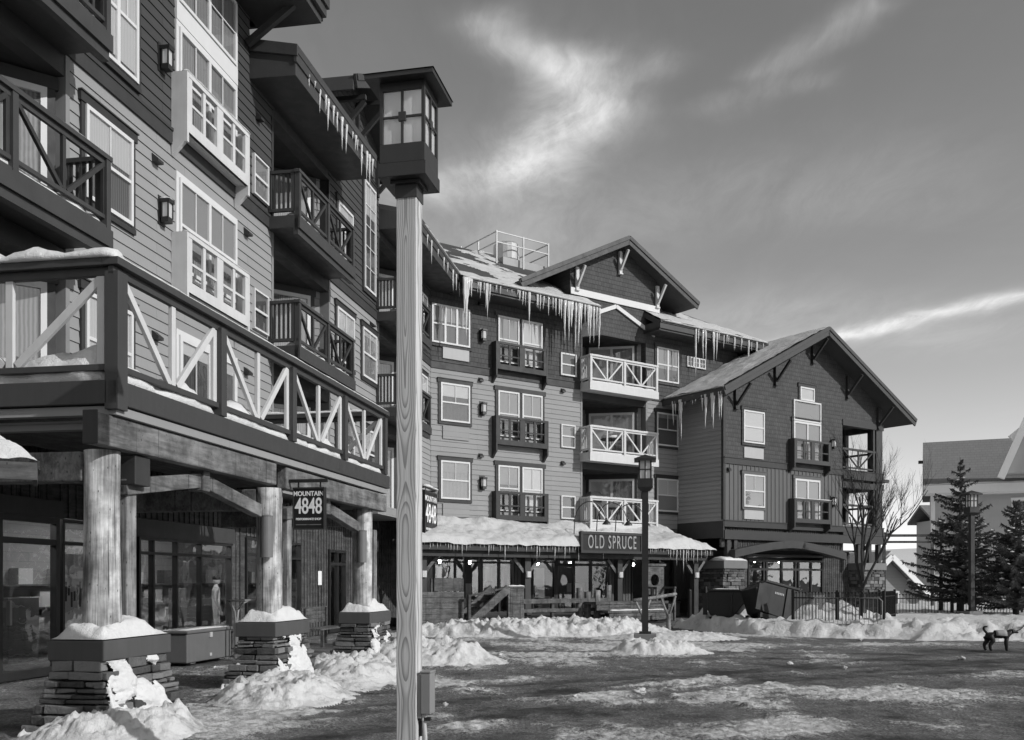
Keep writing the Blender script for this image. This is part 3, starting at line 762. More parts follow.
for t in (6.98, 10.78): MB().bx(t, t+.1, -.3, .03, 4, 9.78).build('corner_board', m['jamb_grey'], lodge, M.W)
for t in (6.98, 10.78): MB().bx(t, t+.1, -.3, .03, 10.09, 12.4).build('corner_board', m['shingle_dark'], lodge, M.W)
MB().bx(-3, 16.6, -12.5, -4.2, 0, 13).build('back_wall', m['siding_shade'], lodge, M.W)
for z0, z1 in ((4.05, 6.42), (7.05, 9.42), (10.05, 12.3)):
    recess(M, 7.08, 10.78, z0, z1, 100.0, 2.9, door=(.3, 2.35), dz=2.15, mat='siding_grey')
for i, zf in enumerate((4.05, 7.05, 10.05)):
    balcony(M, 6.95, 10.88, .7, zf, zf+1.13, 'white_rail', 'white_rail', 2, 'lr', .16, 20+i, zb=zf-.36, bandh=.4)
for z0 in (4.78, 7.78):
    window(M, -.0, 1.33, z0, z0+1.48, blind=.55 if z0 > 6 else .5)
    window(M, 2.68, 3.72, z0-.35, z0+1.48, blind=.5, casing=None); window(M, 3.87, 4.9, z0-.35, z0+1.48, blind=.5, casing=None)
    b = MB(); b.bx(2.56, 2.678, 0, .06, z0-.4, z0+1.48); b.bx(4.902, 5.02, 0, .06, z0-.4, z0+1.48); b.bx(3.722, 3.868, 0, .06, z0-.4, z0+1.48); b.bx(2.5, 5.08, 0, .08, z0+1.482, z0+1.66)
    b.build('casing', m['dark_trim'], lodge, M.W)
    window(M, 5.9, 6.66, z0-.55, z0+.43, casing=None, blind=0, munt=False, fw=.05)
    window(M, 11.44, 12.8, z0, z0+1.5, blind=.1, munt=True)
    balconette(M, 2.4, 5.02, z0-.73, z0+.42, 'dark_trim', .33, False, .28, 5)
window(M, -.42+.02, 1.33, 10.75, 12.24, n=3, casing='shingle_dark', blind=.5)
window(M, 2.68, 3.72, 10.4, 12.26, blind=.6, casing=None); window(M, 3.87, 4.9, 10.4, 12.26, blind=.6, casing=None)
b = MB(); b.bx(2.55, 5.05, 0, .07, 12.262, 12.42); b.build('casing', m['shingle_dark'], lodge, M.W)
window(M, 5.88, 6.72, 10.27, 11.22, casing=None, blind=0, munt=False)
window(M, 11.44, 12.82, 10.7, 12.25, n=2, casing='shingle_dark', blind=.62, dh=True, munt=False)
window(M, 13.38, 14.6, 11.6, 12.08, n=3, casing=None, blind=0, dh=False, munt=True, vm=1, fw=.05)
balconette(M, 2.4, 4.98, 10.05, 11.15, 'dark_trim', .33, False, .28, 6)
for z0, mt in ((10.05+.15, 'panel_pale'), (7.1, 'siding_grey'), (4.1, 'siding_grey')):
    MB().bx(.1, 1.3, .0, .06, z0, z0+.5).build('vent_panel', m[mt], lodge, M.W)
for z in (5.0+.25, 8.2, 11.1): wall_lamp(M, 1.93, z, s=.85)
for t, z in ((1.85, 9.5), (6.0, 9.55), (1.85, 6.5), (6.0, 6.5), (1.85, 12.5)): vent_hood(M, t, z)

# roofs of the central block
P0 = 13.12; PP = .57
def mz(off): return P0 + PP*(1-off)
b = MB()
def msl(pts, th=.24): b.slab([(u, -o, mz(o) if z is None else z) for u, o, z in pts], th)
msl([(.38,1,None),(7.2,1,None),(7.2,-6,None),(-2.45,-6,None)]); msl([(7.2,-.9,None),(10.7,-.9,None),(10.7,-6,None),(7.2,-6,None)])
msl([(10.7,1,None),(17.9,1,None),(10.9,-6,None),(10.7,-6,None)])
msl([(17.9,1,P0),(17.9,-13,P0),(10.9,-6,mz(-6))]); msl([(-2.45,-6,mz(-6)),(10.9,-6,mz(-6)),(17.9,-13,P0),(-2.45,-13,P0)])
# gabled dormer
b.slab([(3.42,-.62,13.68),(9.2,-.62,16.56),(9.2,6,16.56),(3.42,6,13.68)], .22); b.slab([(9.2,-.62,16.56),(13.46,-.62,14.45),(13.46,6,14.45),(9.2,6,16.56)], .22)
roofM = b.build('roof', m['roof_dark'], lodge, M.W)
b = MB()
for a, c in ((.36, 7.22), (10.68, 17.9)):
    b.bx(a, c, .98, 1.05, P0-.34, P0-.02); b.bx(a, c, .0, .98, P0-.42, P0-.3); b.bx(a, c, 1.0, 1.09, P0-.1, P0+.03)
b.bx(7.12, 7.22, .02, 1.0, P0-.4, P0-.02); b.bx(10.68, 10.78, .02, 1.0, P0-.4, P0-.02)
b.bx(17.86, 17.94, -12, .98, P0-.34, P0)
fasM = b.build('fascia', m['fascia_dark'], lodge, M.W)
def barge(b, t0, z0, t1, z1, off, h=.36):
    b.bm((t0,off,z0-h/2),(t1,off,z1-h/2), .07, h); b.bm((t0,off+.05,z0-.07),(t1,off+.05,z1-.07), .06, .17)
b = MB(); barge(b, 3.36, 13.7, 9.2, 16.62, .64); barge(b, 13.52, 14.46, 9.2, 16.62, .64)
b.bx(3.38, 3.46, -4, .6, 13.4, 13.66); b.build('barge_board', m['fascia_dark'], lodge, M.W, bevel=.01)
b = MB(); b.bx(6.42, 11.6, .025, .075, 13.78, 14.06)
b.bm((6.7,.06,12.72),(8.98,.06,13.66), .06, .17); b.bm((11.3,.06,12.72),(8.98,.06,13.66), .06, .17)
b.build('gable_band', m['white_trim'], lodge, M.W)
def gbr(fr, t, off, z, mt, reach=.7, h=1.0):
    b = MB(); b.bx(t-.08, t+.08, off, off+.1, z-h, z); b.bm((t,off+.08,z-h*.85),(t,off+reach,z-.06),.09,.11)
    b.bx(t-.1, t+.1, off, off+.13, z-h-.06, z-h)
    b.build('bracket', m[mt], lodge, fr.W)
gbr(M, 6.75, .03, 14.95, 'white_rail', .58, .95); gbr(M, 9.2, .03, 16.1, 'white_rail', .58, .95); gbr(M, 11.45, .03, 14.98, 'white_rail', .58, .95)
# snow lying on the roof slope in patches
def roof_snow(name, P, nu, nv, thr, th, par, W, seed, edge=None):
    b = MB()
    def S(u, v):
        p = Vector(P(u, v)); n = fbm(p.x*.45+seed, p.y*.8, seed, 4)+.18*fbm(p.x*2.2, p.y*2.2, seed, 2)
        bias = edge(u, v) if edge else 0
        return p, n+bias-thr
    def Q(u, v):
        p, s = S(u, v); p.z += max(0, min(1, s*4))*th*(.7+.4*noise.noise(p*2)) + .012; return p
    b.grid(Q, nu, nv, keep=lambda u, v: S(u, v)[1] > 0)
    return b.build(name, m['snow_roof'], par, W, smooth=True, fix=False)
def PM(u0, u1, o0, o1):
    return lambda u, v: (u0+(u1-u0)*u, -(o0+(o1-o0)*v), mz(o0+(o1-o0)*v))
roof_snow('snow', PM(.3, 7.2, 1.02, -6), 110, 110, .03, .1, roofM, M.W, 1.5, lambda u, v: .4*(v < .12)+.1-.3*abs(v-.55)*(v > .12))
def PC(u, v):
    o = 1.02-6.6*v; return (10.7+(7.1-7*v)*u, -o, mz(o))
roof_snow('snow', PC, 80, 70, .0, .12, roofM, M.W, 7.7, lambda u, v: .5*(v < .2)+.1)
snow_ridge('snow', [(.5, 1.0, P0-.03), (7.15, 1.0, P0-.03)], .36, .15, roofM, M.W, 21, mat='snow_roof'); snow_ridge('snow', [(10.8, 1.0, P0-.03), (17.8, 1.0, P0-.03)], .36, .13, roofM, M.W, 22, mat='snow_roof')
b = MB()     # railed service platform on the roof
for (u, o) in ((5.4,-4),(8.35,-4),(5.4,-7),(8.35,-7),(6.9,-4),(5.4,-5.5)): b.bx(u-.03, u+.03, o-.03, o+.03, mz(o)-.1, 17.45)
for z in (17.42, 16.95):
    b.bx(5.4, 8.35, -4.02, -3.98, z-.035, z+.01); b.bx(5.4, 8.35, -7.02, -6.98, z-.035, z+.01); b.bx(5.38, 5.42, -7, -4, z-.034, z+.009); b.bx(8.33, 8.37, -7, -4, z-.034, z+.009)
b.build('roof_railing', m['pale_metal'], lodge, M.W)
MB().bx(5.9, 8.3, -6.6, -4.2, 15.6, 16.42).build('roof_platform', m['grey_metal'], lodge, M.W)
MB().lathe([(.55,0),(.6,.05),(.6,.75),(.5,.85),(.1,.9)], (0,0,0), 18).build('roof_vent', m['pale_metal'], lodge, M.at(6.5, -4.8, 16.42), smooth=False)
# icicles along the central eaves
rr = random.Random(11); u = .7
while u < 7.2:
    big = sm(3.2, 6.0, u); ln = rr.uniform(.15, .6)*(1 if rr.random() > .12 else 2.4)+big*rr.uniform(.1, 1.2)*rr.choice((.5,.9,1.2,1.5))
    icicle(M, u, 1.07+rr.uniform(-.03,.05), P0-.08, ln, fasM, rr.uniform(.8,1.25)+big*.3*rr.random()); u += rr.choice((.05,.09,.14,.22,.34))*rr.uniform(.8,1.2)*(1.05-.55*big)
u = 12.9
while u < 17.6: icicle(M, u, 1.07+rr.uniform(-.03,.05), P0-.05, rr.choice((.4,.7,1.2,1.6,2.0))*rr.uniform(.8,1.1)*(1.1-.5*sm(14.5,17.5,u)), fasM, 1.1); u += rr.choice((.08,.12,.24,.4))*rr.uniform(.8,1.3)

# ================================================================ GABLED WING
GS = 2.8; AP = 18.95; GZ = 13.45; GP = .505
def gz(u): return GZ - GP*abs(u-AP)
b = MB(); lap(b, 12.82, 21.3, 7.05, 13.3, .19, GS, .011, lt=lambda z: max(12.82, AP-(GZ-.22-z)/GP), rt=lambda z: min(21.3, AP+(GZ-.22-z)/GP))
lap(b, 21.3, 24.65, 9.35, 12.2, .19, GS, .011, lt=lambda z: 21.3, rt=lambda z: min(24.65, AP+(GZ-.22-z)/GP))
b.bx(12.9, 21.3, GS-.3, GS-.03, 7.0, 10.3); b.bx(21.2, 21.35, .6, GS-.03, 4.05, 10.8); b.bx(21.3, 24.65, .45, .6, 4.05, 10.3)
b.bx(24.45, 24.62, -6, .5, 0, 10.3)
b.build('gable_wall', m['shingle_dark'], lodge, M.W)
b = MB(); batten(b, 12.82, 21.3, 4.3, 6.78, GS, .28); b.bx(12.9, 21.3, GS-.3, GS-.12, 3.3, 7.0); b.build('batten_wall', m['batten_grey'], lodge, M.W)
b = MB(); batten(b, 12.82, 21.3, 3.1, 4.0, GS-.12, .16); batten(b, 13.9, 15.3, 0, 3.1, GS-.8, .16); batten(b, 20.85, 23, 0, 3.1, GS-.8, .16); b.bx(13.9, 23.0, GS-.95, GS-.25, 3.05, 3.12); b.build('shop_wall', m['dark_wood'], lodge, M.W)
b = MB()
for z in (4.0, 6.78): b.bx(12.8, 24.7, GS-.05, GS+.055, z, z+.26); b.bx(12.79, 24.71, GS-.05, GS+.085, z+.261, z+.3)
b.bx(12.8, 24.9, GS-.05, GS+.08, 3.45, 3.85); b.bx(21.25, 25.0, .5, GS+.15, 6.62, 6.775); b.bx(21.25, 24.9, .5, GS+.1, 3.86, 3.99)
b.bx(21.3, 24.7, GS-.25, GS+.05, 9.25, 9.55); b.bx(21.3, 24.7, GS-.25, GS+.05, 6.2, 6.5)
b.bx(24.4, 24.66, .6, GS-.06, 9.25, 9.55); b.bx(24.4, 24.66, .6, GS-.06, 6.2, 6.5)
b.bx(12.75, 12.82, .05, GS+.04, 3.5, 4.25)
b.build('belt_course', m['belt_dark'], lodge, M.W)
for q in ((24.1, 24.62, GS-.5, GS+.02), (23.85, 23.98, GS-.12, GS+.01), (24.35, 24.6, .6, .85)): MB().bx(*q, 4.25, 9.26).build('corner_column', m['fascia_dark'], lodge, M.W)
b = MB()    # side of the wing, pale lap siding in the shade
for zz in [4.25+.2*i for i in range(31)]:
    zt = zz+.2; x = 12.8
    b.add([(x-.032,0,zz),(x-.032,-GS,zz),(x-.004,-GS,zt),(x-.004,0,zt),(x+.05,0,zz),(x+.05,-GS,zz),(x+.05,-GS,zt),(x+.05,0,zt)],[(0,1,2,3),(0,4,5,1),(1,5,6,2),(3,2,6,7)])
b.build('side_wall', m['siding_grey'], lodge, M.W)
b = MB(); b.bx(12.76, 12.9, GS-.1, GS+.035, 4.3, 10.3); b.build('corner_board', m['dark_trim'], lodge, M.W)
# balconies in the open corner bay
for zf in (4.3, 7.07):
    r = MB(); r.bx(21.35, 24.1, GS-.1, GS+.0, zf+1.0, zf+1.1); r.bx(21.35, 24.1, GS-.08, GS-.02, zf+.1, zf+.18); r.bx(24.4, 24.5, .8, GS-.5, zf+1.0, zf+1.1); r.bx(24.42, 24.48, .8, GS-.5, zf+.1, zf+.18)
    o = r.build('balcony', m['fascia_dark'], lodge, M.W)
    l = MB(); lattice(l, 21.45, 23.9, GS-.05, zf+.18, zf+1.0, .07); l.build('lattice', m['dark_trim'], o, M.W)
    MB().bx(21.3, 24.6, .6, GS-.1, zf-.25, zf).build('floor', m['dark_wood'], o, M.W)
    snow_ridge('snow', [(21.5,GS-.3,zf),(24.0,GS-.3,zf)], .35, .12, o, M.W, seed=zf)
window(M, 14.05, 15.45, 7.8, 9.25, GS, casing='shingle_dark', blind=.5, munt=False); window(M, 14.05, 15.45, 4.92, 6.38, GS+.02, casing='batten_grey', blind=.5)
window(M, 17.52, 19.55, 7.15, 9.1, GS, n=2, casing='shingle_dark', blind=.0, dh=False, munt=False, curtain='drape_mid', name='glazed_door', fw=.09)
window(M, 17.52, 19.55, 9.12, 10.1, GS, n=1, casing=None, blind=.0, dh=False, munt=False, curtain='drape_mid')
window(M, 18.0, 19.05, 10.12, 10.75, GS, casing='shingle_dark', blind=1, dh=False, munt=False)
window(M, 17.6, 19.45, 4.4, 6.4, GS+.02, n=2, casing='batten_grey', blind=.0, dh=False, munt=False, curtain='drape_mid', name='glazed_door', fw=.09)
for z in (7.12, 4.38): MB().bx(14.1, 15.4, GS, GS+.06, z, z+.48).build('vent_panel', m['panel_pale'], lodge, M.W)
for i, z in enumerate((7.1, 4.32)):
    o = balconette(Fr(M.pt(0, GS)[:2], 54.5), 17.2, 19.95, z, z+1.12, 'fascia_dark', .36, i == 1, .22, 8)
wall_lamp(M, 20.45, 8.0, GS, .85); wall_lamp(M, 20.45, 5.2, GS+.02, .85)
vent_hood(M, 13.1, 6.45, GS+.02)
# its roof
b = MB(); ov = GS+.92
b.slab([(11.85,-ov,gz(11.85)),(AP,-ov,GZ),(AP,-.02,GZ),(11.85,-.02,gz(11.85))], .24); b.slab([(AP,-ov,GZ),(26.05,-ov,gz(26.05)),(26.05,7,gz(26.05)),(AP,7,GZ)], .24)
b.slab([(17.2,-.02,gz(17.2)),(AP,-.02,GZ),(AP,7,GZ),(17.2,7,gz(17.2))], .24)
roofG = b.build('roof', m['roof_dark'], lodge, M.W)
b = MB(); barge(b, 11.78, gz(11.85)+.0, AP, GZ+.05, ov+.02, .38); barge(b, 26.12, gz(26.05), AP, GZ+.05, ov+.02, .38)
b.bx(11.8, 11.88, 0, ov-.03, gz(11.85)-.28, gz(11.85)-.02)
fasG = b.build('barge_board', m['fascia_dark'], lodge, M.W, bevel=.01)
for t in (13.55, 16.25, 18.95, 21.65, 24.2): gbr(M, t, GS+.03, gz(t)-.42, 'dark_trim', .86, 1.05)
roof_snow('snow', lambda u, v: (11.83+7.1*u, -(ov-.1-(ov-.2)*v), gz(11.83+7.1*u)), 110, 60, -.5, .13, roofG, M.W, 3.3)
snow_ridge('snow', [(11.9, ov-.02, gz(11.9)), (11.9, .1, gz(11.9))], .3, .07, roofG, M.W, seed=12, mat='snow_roof')
o = .5
while o < ov: icicle(M, 11.84, o, gz(11.85)-.16, rr.choice((.25,.4,.7,1.0,1.5))*rr.uniform(.7,1.2), fasG, 1.2); o += rr.uniform(.08,.34)
# shop canopy and glazing under the gabled wing
b = MB(); c0, c1, ca = 13.2, 21.2, 17.2
for k in range(16):
    xa = c0+(c1-c0)*k/16; xb = c0+(c1-c0)*(k+1)/16
    za, zc = [2.8+.5*(1-abs((x-ca)/4.0)**1.5) for x in (xa, xb)]
    b.hexa([(xa,-GS-.32,za-.17),(xb,-GS-.32,zc-.17),(xb,-GS+.05,zc-.17),(xa,-GS+.05,za-.17),(xa,-GS-.32,za+.17),(xb,-GS-.32,zc+.17),(xb,-GS+.05,zc+.17),(xa,-GS+.05,za+.17)])
b.build('shop_canopy', m['fascia_dark'], lodge, M.W)
storefront(M, 15.3, 20.85, .9, 2.6, GS-.8, (16.4, 16.6, 17.7, 18.7, 18.95, 19.9), 2.15, gl='glass', w=.1)
MB().bx(15.3, 20.85, GS-.95, GS-.68, 0, .9).build('shop_wall', m['batten_grey'], lodge, M.W)
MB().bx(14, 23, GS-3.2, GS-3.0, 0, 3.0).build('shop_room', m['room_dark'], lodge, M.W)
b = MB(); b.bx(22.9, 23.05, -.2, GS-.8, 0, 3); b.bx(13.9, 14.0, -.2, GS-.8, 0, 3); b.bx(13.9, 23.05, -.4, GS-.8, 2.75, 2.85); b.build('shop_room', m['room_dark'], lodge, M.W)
for t in (15.9, 17.1, 18.9): MB().lathe([(.03,0),(.06,-.05),(.03,-.1)], (0,0,0), 8).build('ceiling_light', m['lamp_glow'], lodge, M.at(t, GS-1.9, 2.6))
for q in (13.05, 13.5, 22.6, 23.5, 24.3): MB().bx(q, q+.22, GS-.2, GS, 2.5, 3.45).build('corner_column', m['fascia_dark'], lodge, M.W)
def stone_block(x0, x1, y0, y1, z0, z1, seed, flare=0.0, row=(.09, .19)):
    """stacked ledge stone round a core"""
    rr = random.Random(seed); b = MB(); z = z0
    while z < z1-.03:
        h = min(rr.uniform(*row), z1-z)
        if z1-z-h < .05: h = z1-z
        fl = flare*(1-(z-z0)/(z1-z0))**1.3
        for side in range(4):
            a0, a1 = ((x0, x1), (y0, y1), (x0, x1), (y0, y1))[side]
            a0 -= fl; a1 += fl; p = a0
            while p < a1-.04:
                w = min(rr.uniform(.14, .5), a1-p)
                if a1-p-w < .1: w = a1-p
                d = rr.uniform(-.02, .055); g = .008; n0 = len(b.v)
                A0, A1 = p+g, p+w-g; Z0, Z1 = z+g, z+h-g
                if side == 0: b.box(A0, A1, y0-fl-d, y0-fl+.12, Z0, Z1)
                elif side == 2: b.box(A0, A1, y1+fl-.12, y1+fl+d, Z0, Z1)
                elif side == 1: b.box(x1+fl-.12, x1+fl+d, A0, A1, Z0, Z1)
                else: b.box(x0-fl-d, x0-fl+.12, A0, A1, Z0, Z1)
                for q in range(n0, len(b.v)): b.v[q] = tuple(c_+rr.uniform(-.011,.011) for c_ in b.v[q])
                p += w
        z += h
    return b
for x0, x1, o0, o1 in ((12.5, 13.95, 1.5, GS+.3), (22.9, 24.75, 1.2, GS+.12)):
    W0 = M.at((x0+x1)/2, (o0+o1)/2, 0); hx, hy = (x1-x0)/2, (o1-o0)/2
    o = stone_block(-hx+.06, hx-.06, -hy+.06, hy-.06, 0, 2.14, int(x0*10)).build('stone_pier', m['stone'], lodge, W0, bevel=.012)
    MB().box(-hx+.1, hx-.1, -hy+.1, hy-.1, 0, 2.15).build('mortar', m['mortar'], o, W0)
    MB().box(-hx-.04, hx+.04, -hy-.04, hy+.04, 2.15, 2.5).build('pier_cap', m['cyl_grey'], o, W0, bevel=.015)
    if x0 < 14: snow_ridge('snow', [(-hx, hy*.5, 2.5), (hx, hy*.5, 2.5)], .9, .2, o, W0, seed=3)

# ground floor of the central block behind the porch
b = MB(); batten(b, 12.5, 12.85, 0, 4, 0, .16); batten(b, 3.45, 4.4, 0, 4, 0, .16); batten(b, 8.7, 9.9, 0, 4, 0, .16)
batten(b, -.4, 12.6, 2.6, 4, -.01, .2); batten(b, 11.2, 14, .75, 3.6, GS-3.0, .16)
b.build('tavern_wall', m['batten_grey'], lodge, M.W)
storefront(M, -.3, 1.85, .3, 2.6, 0, (.68, 1.1), 2.35, name='tavern_window'); storefront(M, 1.86, 3.44, .25, 2.6, 0, (2.75,), 2.35, name='tavern_door', w=.09)
storefront(M, 4.4, 5.6, .4, 2.6, 0, (), 2.4, name='tavern_window'); storefront(M, 5.62, 8.7, .25, 2.6, 0, (6.6, 7.55), 2.3, name='tavern_door', w=.11)
storefront(M, 9.9, 12.5, .6, 2.65, 0, (11.0,), 0, name='tavern_window')
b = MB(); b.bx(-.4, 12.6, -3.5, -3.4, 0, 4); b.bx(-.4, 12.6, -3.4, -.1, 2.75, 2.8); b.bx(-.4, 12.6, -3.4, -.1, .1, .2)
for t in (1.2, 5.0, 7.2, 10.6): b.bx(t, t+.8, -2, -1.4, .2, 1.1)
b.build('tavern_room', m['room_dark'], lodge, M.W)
for t, o_ in ((.6,-1.0),(2.4,-1.6),(5.0,-1.2),(6.2,-2.0),(7.4,-1.1),(8.2,-2.2),(10.4,-1.2),(11.7,-1.8)): MB().lathe([(.03,0),(.09,-.06),(.03,-.14)], (0,0,0), 8).build('pendant_lamp', m['lamp_glow'], lodge, M.at(t, o_, 2.45))
b = MB(); c_ = MB(); rq = random.Random(9)
for k in range(26): u = rq.uniform(-.2, 11.8); rq.choice((b, c_)).bx(u, u+rq.uniform(.2,.6), -3.39, -3.1, rq.choice((.25,1.0,1.6)), rq.choice((.9,1.5,2.2)))
b.build('tavern_fittings', m['panel_pale'], lodge, M.W); c_.build('tavern_fittings', m['cap_grey'], lodge, M.W)
b = MB(); b.bx(9.6, 12.6, .0, .35, 0, .6); b.build('stone_base', m['stone'], lodge, M.W)
b = MB(); b.bx(9.65, 12.6, .001, .42, .6, .68); b.build('stone_base', m['cap_grey'], lodge, M.W)
# ================================================================ RAISED DECK
deck = thing('raised_deck', 'raised timber deck with white V-braced railing, on log posts and snow-plastered stone piers', 'deck', (-4.265, 10.3, 0))
DE = 9.66
b = MB(); b.bx(0.0, DE+.18, -.12, .0, 3.56, 3.82); b.bx(.0, .12, -3.38, -.121, 3.56, 3.82); b.bx(DE+.06, DE+.18, -3.38, -.121, 3.56, 3.82)
b.build('fascia', m['fascia_dark'], deck, D.W, bevel=.008)
b = MB(); b.bx(.06, DE+.1, -3.38, -.06, 3.62, 3.79); b.build('deck_floor', m['dark_wood'], deck, D.W)
b = MB(); b.bx(.05, DE+.15, -.17, -.04, 3.45, 3.545); b.bx(.05, .17, -3.3, -.171, 3.45, 3.545); b.bx(.25, .37, -3.3, -.2, 3.33, 3.43); b.build('drip_edge', m['siding_grey'], deck, D.W)
posts = [0.0, 2.37, 4.74, 7.11, 9.5]
b = MB(); pw = .15
for i, t in enumerate(posts):
    MB().bx(t, t+pw+(.04 if i == 0 else 0), -pw, .012, 3.5 if i == 0 else 3.83, 5.0).build('railing_post', m['fascia_dark'], deck, D.W, bevel=.006)
for t in (0, DE): MB().bx(t, t+pw, -2.5-pw, -2.5, 3.83, 5.0).build('railing_post', m['fascia_dark'], deck, D.W, bevel=.006)
b = MB(); b.bx(-.03, DE+.06, -.16, .03, 5.055, 5.14); b.bx(0, DE, -.11, -.04, 4.96, 5.054); b.bx(0.16, DE, -.12, -.03, 3.93, 4.0)
b.bx(-.03, .16, -3.38, -.161, 5.055, 5.14); b.bx(.04, .11, -3.38, -.12, 4.96, 5.054); b.bx(.03, .12, -3.38, -.16, 3.93, 4.0)
b.bx(DE-.1, DE+.08, -3.38, -.161, 5.055, 5.14); b.bx(DE-.04, DE+.03, -3.38, -.12, 4.96, 5.054); b.bx(DE-.05, DE+.04, -3.38, -.16, 3.93, 4.0)
b.build('railing', m['fascia_dark'], deck, D.W, bevel=.006)
for i in range(4):
    b = MB(); lattice(b, posts[i]+pw+.03, posts[i+1], -.075, 4.001, 4.959, .09); b.bx(posts[i]+pw, posts[i]+pw+.05, -.1, -.06, 4.001, 4.959); b.build('lattice', m['white_rail'], deck, D.W, bevel=.004)
def sidelat(x, s0, s1):                       # bays along the off direction
    c = (s0+s1)/2; w = .09; b = MB()
    b.bx(x-.03, x+.02, c-w/2, c+w/2, 4.001, 4.959); b.bx(x-.03, x+.016, s0, s0+w, 4.001, 4.959)
    b.bm((x,s1-.04,4.95),(x,c+.08,4.02),w,.05,up=(1,0,0)); b.bm((x,s0+.08,4.95),(x,c-.08,4.02),w,.05,up=(1,0,0)); b.bx(x-.03, x+.015, s1-w, s1, 4.001, 4.959)
    b.build('lattice', m['white_rail'], deck, D.W, bevel=.004)
sidelat(.075, -2.5, -.18); sidelat(DE, -2.5, -.18); sidelat(.075, -3.3, -2.7)
snow_ridge('rail_snow', [(.02, -.06, 5.14), (DE, -.06, 5.14)], .17, .045, deck, D.W, 1)
snow_ridge('rail_snow', [(.08, -3.3, 5.14), (.08, -.04, 5.14)], .28, .25, deck, D.W, 2)
snow_ridge('rail_snow', [(DE, -3.3, 5.14), (DE, -.2, 5.14)], .2, .1, deck, D.W, 3)
for i in range(4): snow_ridge('deck_snow', [(posts[i]+.18, -.3, 3.8), (posts[i+1]-.02, -.3, 3.8)], .5, .42, deck, D.W, 4+i)
snow_ridge('deck_snow', [(.42, -3.2, 3.8), (.42, -.2, 3.8)], .7, .62, deck, D.W, 9)
snow_ridge('deck_snow', [(DE-.3, -3.2, 3.8), (DE-.3, -.2, 3.8)], .5, .35, deck, D.W, 11)
# beams and posts
b = MB(); b.bx(-.2, 4.35, -.26, -.09, 3.1, 3.44); b.build('beam', m['beam_wood'], deck, D.W, bevel=.02)
b = MB(); b.bx(4.72, 9.9, -.26, -.09, 3.08, 3.42); b.build('beam', m['beam_wood'], deck, D.W, bevel=.02)
for t in (.12, 4.55, 9.05):
    b = MB(); b.bx(t, t+.26, -3.4, -.52, 2.74, 3.07); b.build('beam', m['beam_wood'], deck, D.W, bevel=.02)
b = MB(); b.bx(-.225, -.201, -.262, -.088, 3.095, 3.46); b.build('beam_end', m['dark_trim'], deck, D.W, bevel=.01)
for a, c in ((.62, 4.2), (5.15, 8.65)):
    mid = (a+c)/2; b = MB()
    b.bm((a,-.34,2.72),(mid,-.34,2.98),.16,.19); b.bm((mid,-.34,2.98),(c,-.34,2.7),.16,.19); b.bx(mid-.09,mid+.09,-.45,-.22,2.83,3.1)
    b.build('brace', m['beam_wood'], deck, D.W, bevel=.012)
capz = 1.0; FL = .2
piers = [(-.16, 1.22), (4.24, 5.6), (8.71, 10.1)]
